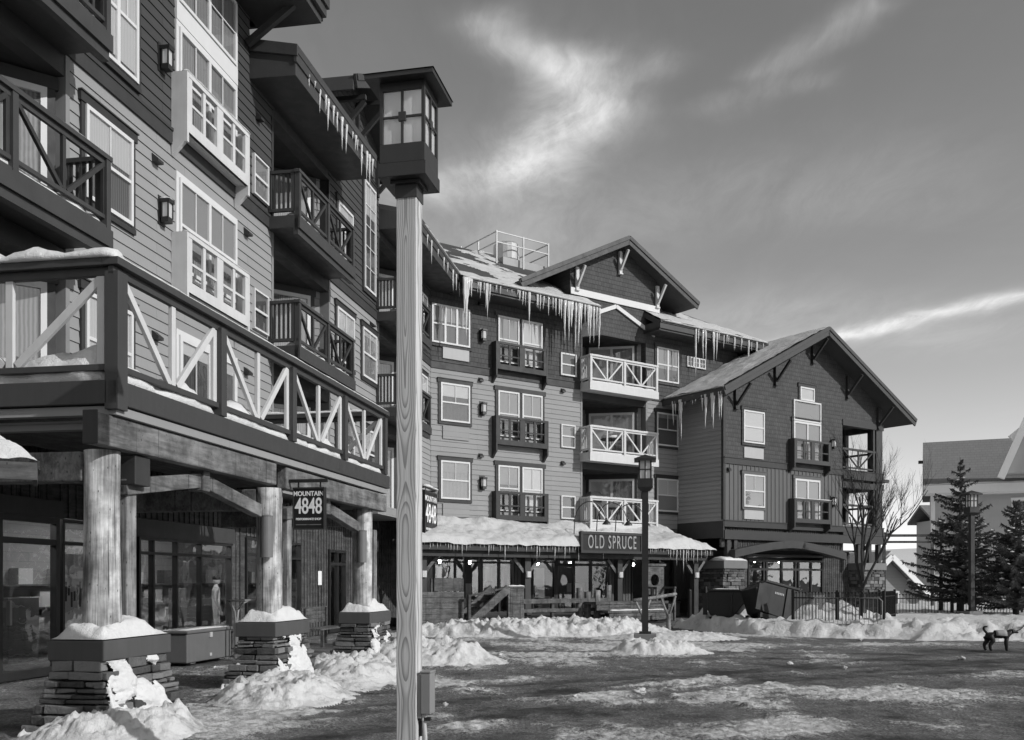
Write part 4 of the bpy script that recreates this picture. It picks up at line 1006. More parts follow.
for i, (a, c) in enumerate(piers):
    cx, cy = (a+c)/2, -.39; W0 = D.at(cx, cy, 0); hx, hy = (c-a)/2, .33
    o = stone_block(-hx+.05, hx-.05, -hy+.05, hy-.05, 0, .79, 70+i, FL, (.045, .11)).build('stone_pier', m['stone'], deck, W0, bevel=.012)
    MB().box(-hx+.1, hx-.1, -hy+.1, hy-.1, 0, .78).build('mortar', m['mortar'], o, W0)
    MB().box(-hx, hx, -hy, hy, .78, capz).build('pier_cap', m['cap_grey'], o, W0, bevel=.012)
    # log and sawn post standing on the pier
    rr = random.Random(i+2); lt = a+.47; b = MB(); pts = []; rs = []
    b2 = [];
    n = 18; zs = [capz+(3.09-capz)*k/14 for k in range(15)]
    for z in zs: pts.append((lt, .38, z)); rs.append(.205+.008*math.sin(z*2.1+i)-.012*(z-1)/2)
    b.tube([(lt, .38, z) for z in zs], rs, n, True)
    lo = MB(); lo.v = [(x+.007*noise.noise(Vector((x*9,y*9,zz*.7+i))), y+.007*noise.noise(Vector((x*9+5,y*9,zz*.7+i))), zz) for x,y,zz in b.v]; lo.f = b.f
    lo.build('log_post', m['log_wood'], deck, D.W, smooth=True)
    b = MB(); q = a+(.83 if i == 0 else .62); top = 2.74 if i == 0 else 3.08
    b.bx(q, q+.2, -.5, -.3, capz, top); b.build('sawn_post', m['post_wood'], deck, D.W, bevel=.012)
    if i: b = MB(); b.bx(q+.38, q+.56, -.5, -.3, capz, 2.7); b.build('sawn_post', m['post_wood'], deck, D.W, bevel=.012)
    if i == 0: b = MB(); b.bx(q-.06, q+.26, -.5, -.16, 2.745, 3.08); b.build('beam_end', m['dark_trim'], deck, D.W, bevel=.01)
    if i:
        w1 = D.at(a+.2, -.3, 2.0); o2 = MB().lathe([(.1,0),(.1,.62),(.105,.64),(.02,.66)], (0,0,0), 20).build('post_lamp', m['cyl_grey'], deck, w1, smooth=False)
    # snow lying on the cap and plastered over the stones
    def P(u, v):
        x = -hx+.015+(2*hx-.03)*u; y = -hy+.015+(2*hy-.03)*v; e = min(u, 1-u, (v)*.8, (1-v)*.8)*2
        h = sm(0, .3, e)*(.12+.16*fbm(x*3+i*5, y*3, i, 4)+.1*max(0, 1-abs(x)/.5))+.012
        return (x, y, capz+max(.004, h))
    MB().grid(P, 36, 22).build('cap_snow', m['snow'], o, W0, smooth=True)
    per = [(-hx, hy), (-hx, -hy), (hx, -hy), (hx, hy)]; NR = [Vector((-1,0,0)), Vector((0,-1,0)), Vector((1,0,0))]
    def Q(u, v):
        f = u*3; k = min(2, int(f)); g = f-k
        fl = FL*(1-v)**1.3-.025; lo, hi = Vector((*per[k],0)), Vector((*per[k+1],0))
        q = Vector(((-hx-fl),(hy),0)); c = [Vector((-hx-fl,hy+fl,0)), Vector((-hx-fl,-hy-fl,0)), Vector((hx+fl,-hy-fl,0)), Vector((hx+fl,hy+fl,0))]
        return c[k].lerp(c[k+1], g), NR[k], .78*v
    def thick(u, v, i=i):
        p, nrm, z = Q(u, v); f = u*3; q = p.x*1.0+p.y*1.3
        side = -.34+.3*(1-sm(0,.35,v))+.68*sm(.93,1.05,f) - 2.2*sm(1.72, 1.97, f)
        return fbm(q*1.9+i*9, z*3.4, i*3.3+1, 5)*1.2 + side - v*.62 + .12 + .16*noise.noise(Vector((q*7, z*7, i))) + .06*noise.noise(Vector((q*17, z*17, i)))
    def S(u, v):
        p, nrm, z = Q(u, v); t = thick(u, v)
        return tuple(p + nrm*(.012+min(.06, max(-.02, t)*.2)+.012*noise.noise(Vector((p.x*14+p.y*14, z*14, 3)))) + Vector((0,0,z)))
    MB().grid(S, 270, 70, keep=lambda u, v: thick(u, v) > .03).build('plastered_snow', m['snow'], o, W0, smooth=True, fix=False)
# conduit and bulbs strung under the edge
lights = thing('string_lights', 'string of small round bulbs hung under the deck edge above the timber beam', 'string lights', D.pt(0, -.2, 3.4))
pts = []
for k in range(61):
    t = .1+9.7*k/60; pts.append(D.pt(t, -.19, 3.41-.05*abs(math.sin(t*2.2))))
MB().tube(pts, .008, 5).build('wire', m['black_metal'], lights, Matrix.Identity(4))
bulb = MB().lathe([(.004,.0),(.016,-.015),(.021,-.04),(.014,-.06),(.004,-.068)], (0,0,0), 8).mesh('bulb', m['cap_grey'], True)
for k in range(22):
    t = .3+9.4*k/21
    if abs(t-5.75) < .3: continue
    put('bulb', bulb, lights, Matrix.Translation(D.pt(t, -.19, 3.4-.05*abs(math.sin(t*2.2)))))
lit = MB().lathe([(.004,.0),(.025,-.02),(.035,-.05),(.02,-.085)], (0,0,0), 8).mesh('bulb', m['lamp_glow'], True)
put('bulb', lit, lights, Matrix.Translation(D.pt(5.75, -.16, 3.36)))
for t in (.9, 2.6): MB().lathe([(.05,0),(.055,-.12),(.03,-.16)], (0,0,0), 12).build('spotlight', m['black_metal'], deck, D.at(t, -.15, 3.42))

# neighbour's low roof corner at the far left
aw = thing('entrance_awning', 'corner of a small snow-topped awning on a timber bracket, left of the nearest log post', 'awning', (-5.63, 8.81, 2.53), R(26)); W = WM[aw.name]
b = MB(); b.box(-1.4,1.08,-.55,.1,.1,.2); b.box(-1.4,1.12,-.58,-.551,.04,.2); b.box(1.081,1.12,-.55,.1,.04,.2); b.build('roof', m['dark_wood'], aw, W)
b = MB(); b.beam((.05,-.35,-.55),(.75,-.35,.06),.1,.12); b.box(-.05,.05,-.42,-.28,-.8,.1); b.build('bracket', m['beam_wood'], aw, W)
b = MB(); b.box(-.2,-.051,-.3,.1,-2.6,.1); b.build('panel', m['dark_wood'], aw, W)
def PA(u, v):
    x = -1.4+2.54*u; y = -.6+.72*v; r = min((y+.6)*.5, (1.14-x)*.66)
    return (x, y, .16+(.1+r)*sm(-.12,.12,r)+.05*noise.noise(Vector((x*2.5, y*3, 2)))+.03*noise.noise(Vector((x*8, y*8, 2))))
MB().grid(PA, 50, 30).build('snow', m['snow'], aw, W, smooth=True)

# ================================================================ TAVERN PORCH
porch = thing('tavern_porch', 'low porch roof heaped with snow and fringed with icicles along the tavern front', 'porch', M.pt(0, 2.2, 0))
PO = 2.6
def lwu(off): return -.4-1.018*off            # where the porch meets the left wing
b = MB(); b.slab([(lwu(PO)+.05,-PO,3.0),(12.25,-PO,3.0),(11.4,-.05,3.75),(-.35,-.05,3.75)], .18); b.build('roof', m['roof_dark'], porch, M.W)
b = MB(); b.bx(lwu(PO)+.1, 12.3, PO-.02, PO+.05, 2.72, 3.02); b.bx(lwu(PO-.3), 12.1, PO-.35, PO-.15, 2.5, 2.74); b.add([(12.3,-PO,3.0),(12.3,-PO,2.72),(11.5,-.05,2.72),(11.5,-.05,3.7),(12.22,-PO,3.0),(12.22,-PO,2.72),(11.42,-.05,2.72),(11.42,-.05,3.7)],[(0,1,2,3),(4,7,6,5),(0,4,5,1),(1,5,6,2),(2,6,7,3),(3,7,4,0)])
fasP = b.build('fascia', m['dark_trim'], porch, M.W)
for u in (lwu(2.3)+.6, 2.45, 7.15, 11.6):
    b = MB(); b.bx(u, u+.26, 1.95, 2.21, 0, 2.5); b.build('column', m['fascia_dark'], porch, M.W)
    for s in (-1, 1):
        b = MB(); b.bm((u+.13+s*.12,2.08,1.95),(u+.13+s*.6,2.08,2.48),.1,.12); b.build('brace', m['beam_wood'], porch, M.W)
    b = MB(); b.bx(u+.05, u+.21, 2.211, 2.3, 1.75, 1.98); b.build('column_lamp', m['frosted_glass'], porch, M.W)
b = MB(); b.bx(-2.4, 9.6, .06, 3.0, 0, .28); b.build('porch_floor', m['dark_wood'], porch, M.W)
def PS(u, v):
    off = PO+.18-(PO+.1)*v; a0 = lwu(max(off, 0))+.03; a1 = 12.42-.9*v; x = a0+(a1-a0)*u
    base = 3.02+.75*max(0,v-.06)
    e = sm(0,.12,v+.03)*sm(0,.03,1-u)
    h = e*(.18+.2*fbm(x*.9, off*1.4, 3, 5)+.16*noise.noise(Vector((x*.35, 4, off*.4)))+.14*sm(.5,.9,v)+.12*lump(x, off, 1.6, 1)*v+.05*lump(x,off,4,3))
    # the long heap slides off towards the right end
    h += e*.18*math.exp(-((x-10.6)/1.1)**2)
    wob = .1*noise.noise(Vector((x*.8, 2, 1)))+.05*noise.noise(Vector((x*2.6, 5, 1)))
    if v <= 0.0: h = -.07+wob*.8
    return (x, -off-wob*(1-v)**3, base+h)
MB().grid(PS, 200, 40).build('roof_snow', m['snow_roof'], porch, M.W, smooth=True)
rr = random.Random(5); u = -2.7; ni = 0
while u < 12.1 and ni < 92:
    ln = rr.uniform(.08, .3)+(.5*rr.random() if u > 9.5 else 0)+(.35 if rr.random() > .93 else 0)
    icicle(M, u, PO+.09, 2.96, ln, fasP, .75); ni += 1; u += rr.uniform(.1, .24)

def words(txt, size, parent, W, ext=.006, sx=1.0, bold=.0, mt='letter_white', name='lettering', spacing=1.0):
    cu = bpy.data.curves.new('lettering', 'FONT'); cu.body = txt; cu.size = size; cu.align_x = 'CENTER'; cu.align_y = 'CENTER'; cu.extrude = ext; cu.offset = bold; cu.space_character = spacing
    o = bpy.data.objects.new('tmp', cu); COL.objects.link(o)
    dg = bpy.context.evaluated_depsgraph_get(); me = bpy.data.meshes.new_from_object(o.evaluated_get(dg)); bpy.data.objects.remove(o)
    me.materials.clear(); me.materials.append(m[mt])
    return put(name, me, parent, W @ Matrix.Rotation(R(90), 4, 'X') @ Matrix.Diagonal((sx, 1, 1, 1)))

sg = thing('tavern_sign', 'long dark OLD SPRUCE signboard on the porch eave under three gooseneck lamps', 'sign', M.pt(6.4, 2.75, 2.65))
s0, s1 = 4.72, 7.9; zb, zt = 2.76, 3.5
b = MB(); b.bx(s0, s1, 2.72, 2.82, zb+.05, zt-.05); b.build('board', m['sign_black'], sg, M.W)
b = MB(); b.bx(s0-.05, s1+.05, 2.70, 2.86, zt-.05, zt+.05); b.bx(s0-.05, s1+.05, 2.70, 2.86, zb-.05, zb+.05); b.bx(s0-.05, s0+.06, 2.71, 2.85, zb, zt-.05); b.bx(s1-.06, s1+.05, 2.71, 2.85, zb, zt-.05); b.build('frame', m['dark_trim'], sg, M.W)
words('OLD SPRUCE', .74, sg, M.at((s0+s1)/2, 2.83, (zb+zt)/2), .012, .50, .004, mt='letter_grey', spacing=1.25)
for k, u in enumerate((5.6, 6.75, 7.75)):
    pts = [M.pt(u-.85+.85*0, 1.9, 3.9)]; arc = []
    for i in range(13):
        a = math.pi*i/12; arc.append(M.pt(u-.55*math.cos(a)-.3, 2.3+.7*i/12, 3.75+1.0*math.sin(a)**.7 if a < math.pi else 3.9))
    arc[0] = M.pt(u-.85, 2.3, 3.3)
    MB().tube(arc, .022, 6).build('lamp_arm', m['black_metal'], sg, Matrix.Identity(4))
    MB().lathe([(.03,.2),(.05,.12),(.16,-.02),(.17,-.06)], (0,0,0), 14).build('lamp_shade', m['black_metal'], sg, Matrix.Translation(arc[-1]))
snow_ridge('snow_cap', [(s0, 2.79, zt+.05), (s1, 2.79, zt+.05)], .16, .04, sg, M.W, 6)

def hanging_sign(name, label, W, w, h, arm, back):
    t = thing(name, label, 'sign', W=W)
    b = MB(); b.bx(-w/2, w/2, -.04, .04, -h, 0); b.build('board', m['sign_black'], t, W)
    b = MB()
    for f in (.04, -.04):
        o0, o1 = (f, f+.012) if f > 0 else (f-.012, f)
        b.bx(-w/2, w/2, o0, o1, -.022*h/.64, 0); b.bx(-w/2, w/2, o0, o1, -h, -h+.02); b.bx(-w/2, -w/2+.016, o0, o1, -h+.021, -.025); b.bx(w/2-.016, w/2, o0, o1, -h+.021, -.025)
    b.build('frame', m['bronze_metal'], t, W)
    k = h/.64
    for s, rz in ((1, 0), (-1, math.pi)):
        Wf = W @ Matrix.Rotation(rz, 4, 'Z')
        words('MOUNTAIN', .1*k, t, Wf @ Matrix.Translation((0, -.043, -.10*k)), .003, .93*w/(.52*k), .002)
        words('4848', .34*k, t, Wf @ Matrix.Translation((0, -.043, -.295*k)), .003, .68*w/(.52*k), .004, spacing=.97)
        words('PERFORMANCE SHOP', .046*k, t, Wf @ Matrix.Translation((0, -.043, -.485*k)), .003, .93*w/(.52*k), .001)
        q = MB()
        for x0, x1 in ((-.40,-.06),(-.03,.0),(.03,.40)): q.box(x0*w, x1*w, -.046, -.041, -.575*k, -.562*k)
        q.build('underline', m['cyl_grey'], t, Wf)
    b = MB(); b.bx(-w/2-arm, w/2+.04, -.025, .025, .08, .13)
    for x in (-w*.35, w*.35): b.bx(x-.01, x+.01, -.01, .01, 0, .09)
    b.build('hanger', m['black_metal'], t, W)
    return t
p = D.pt(5.28, .12, 0); 
Ws = Matrix.Translation((p.x, p.y, 3.02)) @ Matrix.Rotation(R(-10), 4, 'Z')
SGN = (309.5, 487.5)
Y = 15.0; X = (SGN[0]-512)/954*Y
Ws = Matrix.Translation((X, Y, 1.65+(580-487.5)/954*Y)) @ Matrix.Rotation(R(-10), 4, 'Z')
hanging_sign('hanging_shop_sign', 'black 4848 shop sign hung square to the facade from the second pier', Ws, .52, .66, .16, 0)
W2 = L.at(18.95, .55, 4.82)
t2 = hanging_sign('hanging_shop_sign', 'tall black 4848 shop sign seen edgewise beyond the wooden lantern post', W2, 1.7, 1.8, .1, 0)
snow_ridge('snow_cap', [(-.8,0,.13),(.85,0,.13)], .2, .12, t2, W2, 2)
b = MB(); b.bx(-.85, -.8, -.5, 0, .06, .12); b.bx(.75, .8, -.5, 0, .06, .12); b.build('hanger', m['black_metal'], t2, W2)

# ================================================================ LANTERN POST IN FRONT
PX = (408.5-512)/954*8.2
lp = thing('lantern_post', 'pine lantern post with a big dark four-pane lantern, rising close to the camera', 'lamp post', W=Matrix.Translation((PX, 8.27, 0)) @ Matrix.Rotation(R(-12), 4, 'Z'))
Wp = WM[lp.name]
MB().box(-.089,.089,-.089,.089,0,4.96).build('post', m['pine_post'], lp, Wp, bevel=.006)
b = MB(); b.box(-.097,.097,-.097,.097,4.93,5.2); b.build('collar', m['fascia_dark'], lp, Wp)
s = .2; b = MB()
b.box(-s-.012,s+.012,-s-.012,s+.012,5.070,5.185)
b.box(-.13,.13,-.13,.13,5.040,5.069)
b.box(-s,s,-s,s,5.190,5.350)
for x in (-1,1):
    for y in (-1,1): b.box(x*s, x*(s-.03), y*s, y*(s-.03), 5.350, 5.870)
for a in (-1,1):
    b.box(-s+.03,s-.03,a*s,a*(s-.02),5.800,5.870); b.box(a*s,a*(s-.02),-s+.03,s-.03,5.800,5.870)
    b.box(-.011,.011,a*s,a*(s-.018),5.350,5.800); b.box(a*s,a*(s-.018),-.011,.011,5.350,5.800)
    b.box(-s+.03,s-.03,a*s,a*(s-.017),5.565,5.585); b.box(a*s,a*(s-.017),-s+.03,s-.03,5.565,5.585)
    b.box(-.033,.033,a*(s+.004),a*(s-.015),5.535,5.615); b.box(a*(s+.004),a*(s-.015),-.033,.033,5.535,5.615)
b.build('lantern', m['bronze_metal'], lp, Wp, bevel=.003)
MB().box(-s+.025,s-.025,-s+.025,s-.025,5.350,5.800).build('lantern_glass', m['frosted_glass'], lp, Wp)
rs = s+.1; b = MB(); b.box(-rs,rs,-rs,rs,5.870,5.905); b.add([(-rs-.01,-rs-.01,5.910),(rs+.01,-rs-.01,5.910),(rs+.01,rs+.01,5.910),(-rs-.01,rs+.01,5.910),(0,0,6.000)],[(0,1,4),(1,2,4),(2,3,4),(3,0,4),(0,3,2,1)])
b.build('lantern_roof', m['bronze_metal'], lp, Wp)
b = MB(); b.box(.09,.125,-.06,.06,.46,.84); b.box(.125,.21,-.075,.075,.5,.85); b.box(.12,.215,-.08,.08,.851,.87); b.build('junction_box', m['grey_metal'], lp, Wp, bevel=.006)
b = MB(); b.tube([(.135,-.02,.5),(.14,-.02,.42),(.15,-.02,.3),(.15,-.02,0)], .018, 10); b.tube([(.135,-.02,.52),(.135,-.02,.44)], .028, 10); b.build('conduit', m['pale_metal'], lp, Wp)
b = MB(); b.box(.09,.11,.0,.03,.3,.46); b.box(.08,.2,-.045,.0,.44,.47); b.build('strap', m['black_metal'], lp, Wp)

# ================================================================ STREET LAMPS
def street_lamp(label, x, y, rz):
    t = thing('street_lamp', label, 'street lamp', (x, y, 0), rz, 'dark lanterns on posts round the plaza'); Wl = WM[t.name]
    MB().box(-.3,.3,-.3,.3,-.3,.2).build('footing', m['cyl_grey'], t, Wl, bevel=.02)
    b = MB(); b.box(-.085,.085,-.085,.085,.2,4.12); b.box(-.16,.16,-.16,.16,.2,.26); b.build('post', m['black_metal'], t, Wl)
    b = MB(); s = .175
    b.add([(-.12,-.12,4.05),(.12,-.12,4.05),(.12,.12,4.05),(-.12,.12,4.05),(-.21,-.21,4.15),(.21,-.21,4.15),(.21,.21,4.15),(-.21,.21,4.15)],[(0,3,2,1),(4,5,6,7),(0,1,5,4),(1,2,6,5),(2,3,7,6),(3,0,4,7)])
    b.box(-s-.03,s+.03,-s-.03,s+.03,4.15,4.38)
    for X in (-1,1):
        for Y in (-1,1): b.box(X*s,X*(s-.04),Y*s,Y*(s-.04),4.38,4.86)
        b.box(X*s,X*(s-.03),-.015,.015,4.38,4.86); b.box(-.015,.015,X*s,X*(s-.03),4.38,4.86)
        b.box(X*s,X*(s-.029),-s,s,4.61,4.64); b.box(-s+.03,s-.03,X*s,X*(s-.028),4.61,4.64)
    b.box(-.29,.29,-.29,.29,4.86,4.92); b.add([(-.27,-.27,4.921),(.27,-.27,4.921),(.27,.27,4.921),(-.27,.27,4.921),(0,0,5.05)],[(0,1,4),(1,2,4),(2,3,4),(3,0,4)])
    b.build('lantern', m['black_metal'], t, Wl)
    MB().box(-s+.03,s-.03,-s+.03,s-.03,4.38,4.86).build('lantern_glass', m['frosted_glass'], t, Wl)
    return t
a = street_lamp('dark lantern street lamp standing in the plaza before the OLD SPRUCE sign', 3.6, 25.8, R(-8))
copy_tree(a, Matrix.Translation((18.45, 38.3, .2)) @ Matrix.Rotation(R(10), 4, 'Z'))['label'] = 'slim dark street lamp in front of the tall spruces by the iron fence'
# ================================================================ GROUND AND SNOW
def gp(x, y, z=0.0):
    Y = 954*(1.65-z)/(y-580); return (x-512)/954*Y, Y
DRIFTS = [(3.2,23.1,3.2,2.6,.75),(0.0,15.9,.55,.9,.6),(1.3,13.5,.75,1.2,.7),(3.2,14.6,1.0,2.0,.62),(5.8,13.8,1.9,1.0,.72),(2.2,10.6,1.3,.8,.62),(4.4,10.9,1.0,.7,.5),(-1.1,13.1,.4,.6,.45),(-3.2,11.7,.9,1.4,.75),(-.5,11.1,.5,.6,.5),(6.3,19.7,1.3,.9,.5),(1.1,21.0,.9,1.2,.5),(-2.4,15.8,1.7,2.9,.6),(-4.3,10.6,1.5,1.7,.75),(-6.3,17.6,1.2,1.4,.4),(6.2,29,2,2,.35),(-1.2,20.5,2.6,2.0,.5),(1,28,5,2.6,.6),(10.5,24.6,6,1.0,.35),(9.5,16.5,2.0,.6,.5),(12.5,19,2.2,.8,.45)]
def cover(x, y):
    q = sum(a*math.exp(-((x-cx)/rx)**2-((y-cy)/ry)**2) for cx, cy, rx, ry, a in DRIFTS if abs(x-cx) < 2.5*rx and abs(y-cy) < 2.5*ry)
    for ox, oy, dx, dy in ((2,14.5,.93,.37),(2.4,16.2,.93,.37),(4,20,.99,-.12),(4,21.7,.99,-.12),(0,12,.8,.6),(-.9,13.1,.8,.6)):     # tyre tracks pressed through the drifts
        w_ = abs((x-ox)*dy-(y-oy)*dx+.5*math.sin(x*.25))
        if w_ < .3: q -= .35*sm(.3,.12,w_)
    n = fbm(x*.8+4, y*.55, 3, 6); n2 = fbm(x*3, y*2.2, 6, 4)
    return .29+max(-.3, min(q, 1))*.78+n*.85+n2*.4
CV = []
def GR(u, v):
    a = 2*u-1; x = 2.5+11*a+390*a**9; y = 7+21*v+660*v**11-70*(1-v)**14
    k = 1-sm(26, 45, abs(y-14)+abs(x-2)*.6); h = 0; c = .1
    if k > 0:
        c = cover(x, y)
        s_ = sm(.38,.66,c)
        h = k*(.012*fbm(x*1.6, y*1.6, 2, 3)+.010*noise.noise(Vector((x*9, y*9, 7)))+s_*(.018+.03*max(0,noise.noise(Vector((x*4,y*4,9))))+.03*noise.noise(Vector((x*10,y*10,5)))+.035*chunk(x,y,5,3))+.035*max(0,chunk(x,y,6.5,8)-.25))
    CV.append(c)
    return (x, y, h-.03*k)
b = MB(); b.grid(GR, 440, 460); o = b.build('ground', m['plaza_paving'], None, Matrix.Identity(4), smooth=True, fix=False); tag(o, kind='structure')
at_ = o.data.attributes.new('snow_cover', 'FLOAT', 'POINT'); at_.data.foreach_set('value', CV[:len(o.data.vertices)])
EDGE = [(5.6,33.5),(6.4,31),(7.4,28.9),(8.6,27.7),(11,26.7),(14,26.0),(25,25.4),(90,25)]
def ye(x):
    if x <= EDGE[0][0]: return 40+ (EDGE[0][0]-x)*9
    for (x0,y0),(x1,y1) in zip(EDGE, EDGE[1:]):
        if x <= x1: return y0+(y1-y0)*(x-x0)/(x1-x0)
    return 25
def sg_h(x, y):
    d = min((y-ye(x))*.8, x-(5.6+max(0,(y-33.5))*.55)) + .5*noise.noise(Vector((x*.7,y*.7,3)))+.18*noise.noise(Vector((x*2.4,y*2.4,9)))
    h = -.12+.36*sm(-.25, 1.1, d)+.2*math.exp(-((d-1.15)/.75)**2)*(.7+.6*fbm(x*.8,y*.8,2,3))
    k = sm(-.2,.4,d)*(1-.75*sm(2.2,4.5,d))
    h += k*(.34*chunk(x,y,1.6,2)+.26*chunk(x,y,3.4,5)+.16*chunk(x+3,y,7,1)+.05*lump(x,y,4.6,5)+.09*noise.noise(Vector((x*5,y*5,1)))+.05*noise.noise(Vector((x*11,y*11,4))))*(1-.55*math.exp(-((x-8.4)/1.4)**2))
    h += sm(2,6,d)*.06*fbm(x*.5,y*.5,8,3)
    h += .75*math.exp(-((x-10.6)/1.5)**2-((y-31.6)/1.0)**2)*(.8+.5*noise.noise(Vector((x*2,y*2,3))))
    return h
b = MB()
def SGP(u, v):
    x = 4.5+60*u**1.75; y = 24+60*v**1.9; return (x, y, sg_h(x, y))
b.grid(SGP, 300, 230, keep=lambda u, v: SGP(u, v)[2] > -.1)
tag(b.build('snow_ground', m['snow_field'], None, Matrix.Identity(4), smooth=True, fix=False), kind='structure')

def snow_pile(label, cx, cy, rx, ry, h, rot=0, seed=0, res=.06, blocky=.3, prof=1.0):
    W = Matrix.Translation((cx, cy, 0)) @ Matrix.Rotation(R(rot), 4, 'Z'); b = MB()
    def H(u, v):
        x = (u*2-1)*rx*1.15; y = (v*2-1)*ry*1.15
        d = math.sqrt((x/rx)**2+(y/ry)**2)+.28*fbm(x*1.1+seed, y*1.1, seed, 3)
        e = max(0, 1-d)
        k = sm(0,.5,e)**prof
        z = h*k*(.62+.55*fbm(x*.9+seed*3,y*.9,seed,3)) + k**.5*blocky*h*(.3*lump(x+seed*7,y,2.4,seed)+.2*lump(x,y+seed,5.2,seed+3)+.12*lump(x+seed,y,10.5,seed+5)+.35*noise.noise(Vector((x*4.5,y*4.5,seed)))) + k**.5*((.3*h*chunk(x,y,2.6,seed)+.28*h*chunk(x+9,y,5.5,seed+2))+.13*chunk(x+5,y,13,seed+4)*(.4+h)+.045*noise.noise(Vector((x*9,y*9,seed)))+.022*noise.noise(Vector((x*21,y*21,seed))))
        return (x, y, z-.015 if e > 0 else -.03)
    nu = int(2.3*rx/res); nv = int(2.3*ry/res)
    b.grid(H, nu, nv, keep=lambda u, v: H(u, v)[2] > -.025)
    o = b.build('snow_pile', m['snow_pile_mat'], None, W, smooth=True, fix=False)
    return tag(o, label, 'snow pile', 'heaps of shovelled snow')
snow_pile('long lumpy snow bank shovelled up in front of the tavern porch', .9, 29.2, 4.9, 1.7, .5, 6, 1, .055, .6)
snow_pile('pointed snow heap in the plaza right of the wooden lantern post', -1.75, 19.5, 1.75, 1.15, .44, -8, 2, .045, .5)
snow_pile('snow heap around the foot of the third stone pier by the bench', -2.75, 16.3, 1.0, 2.1, .4, 12, 3, .04, .5)
snow_pile('sprawling snow heap against the second stone pier', -3.25, 13.6, 1.0, 1.5, .32, 10, 4, .035, .5)
snow_pile('snow spilling round the base of the nearest stone pier', -4.35, 10.45, .95, 1.25, .3, 10, 5, .028, .4)
snow_pile('low mound of snow before the plaza street lamp', 3.3, 21.9, 1.2, .9, .3, 0, 6, .04, .5)
snow_pile('flat skirt of snow between the sawhorse and the street lamp', 4.5, 27.2, 2.2, 1.3, .18, 10, 7, .06, .4)
rr = random.Random(21)
for k, (px, py, s) in enumerate([(640,693,.11),(500,655,.07),(590,655,.06),(790,664,.07),(700,652,.07),(860,640,.07),(768,648,.05),(962,659,.09),(575,697,.05),(470,690,.05),(445,705,.05),(735,690,.05),(300,705,.05),(215,668,.05),(345,700,.04),(845,668,.05)]):
    x, y = gp(px, py); b = MB(); sd = k*3.7
    def CH(u, v, s=s, sd=sd):
        th = 2*math.pi*u; ph = math.pi*(v-.5); d = Vector((math.cos(th)*math.cos(ph), math.sin(th)*math.cos(ph), math.sin(ph)))
        return d*s*(.75+.7*noise.noise(d*1.7+Vector((sd,0,0)))+.25*noise.noise(d*4+Vector((sd,0,0))))
    b.grid(CH, 14, 9); b.v = [(a*1.2, c*.9, z*.6+s*.2) for a, c, z in b.v]
    o = b.build('snow_chunk', m['snow_pile_mat'], None, Matrix.Translation((x, y, 0)) @ Matrix.Rotation(k*1.1, 4, 'Z'), smooth=True)
    tag(o, 'loose fist-sized lump of snow lying on the trodden plaza', 'snow lump', 'loose snow lumps on the plaza')

# ================================================================ UNDER THE DECK
t = thing('storage_bin', 'grey lidded storage bin standing under the shop window', 'storage bin', W=L.at(3.66, -.3, 0)); W = WM[t.name]
b = MB(); b.bx(-.92,.92,-.34,.34,.04,.6); b.bx(-.7,-.5,-.3,.3,0,.04); b.bx(.5,.7,-.3,.3,0,.04); b.build('box', m['bin_grey'], t, W, bevel=.02)
b = MB(); b.bx(-.95,.95,-.36,.37,.605,.67); b.build('lid', m['bin_grey'], t, W, bevel=.02)
b = MB(); b.bx(-.05,.05,.34,.37,.5,.6); b.bx(-.04,.04,.341,.36,.12,.18); b.build('latch', m['pale_metal'], t, W)
snow_ridge('snow', [(-.9,.2,.67),(.9,.2,.67)], .2, .03, t, W, 3)
t = thing('handrail', 'bent steel tube handrail between the storage bin and the second pier', 'handrail', W=L.at(4.25, .3, 0)); W = WM[t.name]
b = MB()
b.tube([(0,0,0),(0,0,.8),(-.05,0,1.0),(-.22,0,1.17),(-.3,0,1.22),(.35,0,1.22),(.9,0,1.22)], .024, 8)
b.tube([(.18,.06,0),(.18,.06,.75),(.24,.06,1.0),(.38,.04,1.15),(.55,.0,1.2)], .024, 8); b.build('tube', m['grey_metal'], t, W, smooth=True)
t = thing('wooden_bench', 'weathered slatted bench between the second and third piers', 'bench', W=L.at(8.6, .55, 0)); W = WM[t.name]
b = MB()
for k in range(4): b.bx(-.85,.85,-.28,-.24,.58+.1*k,.67+.1*k)
b.build('backrest', m['plank_wood'], t, W)
b = MB()
for k in range(4): b.bx(-.85,.85,-.22+.12*k,-.12+.12*k,.42,.46)
b.build('seat', m['plank_wood'], t, W)
for x in (-.75,.68):
    for y in (-.27,.2): MB().bx(x,x+.07,y,y+.07,0,.95 if y < 0 else .42).build('leg', m['dark_wood'], t, W)
nt = MB().bx(-.14,.14,0,.012,0,.42).build('notice', m['letter_white'], None, L.at(12.95, SF+.03, 1.5)); tag(nt, 'small white paper notice pinned to the dark shop wall', 'notice')

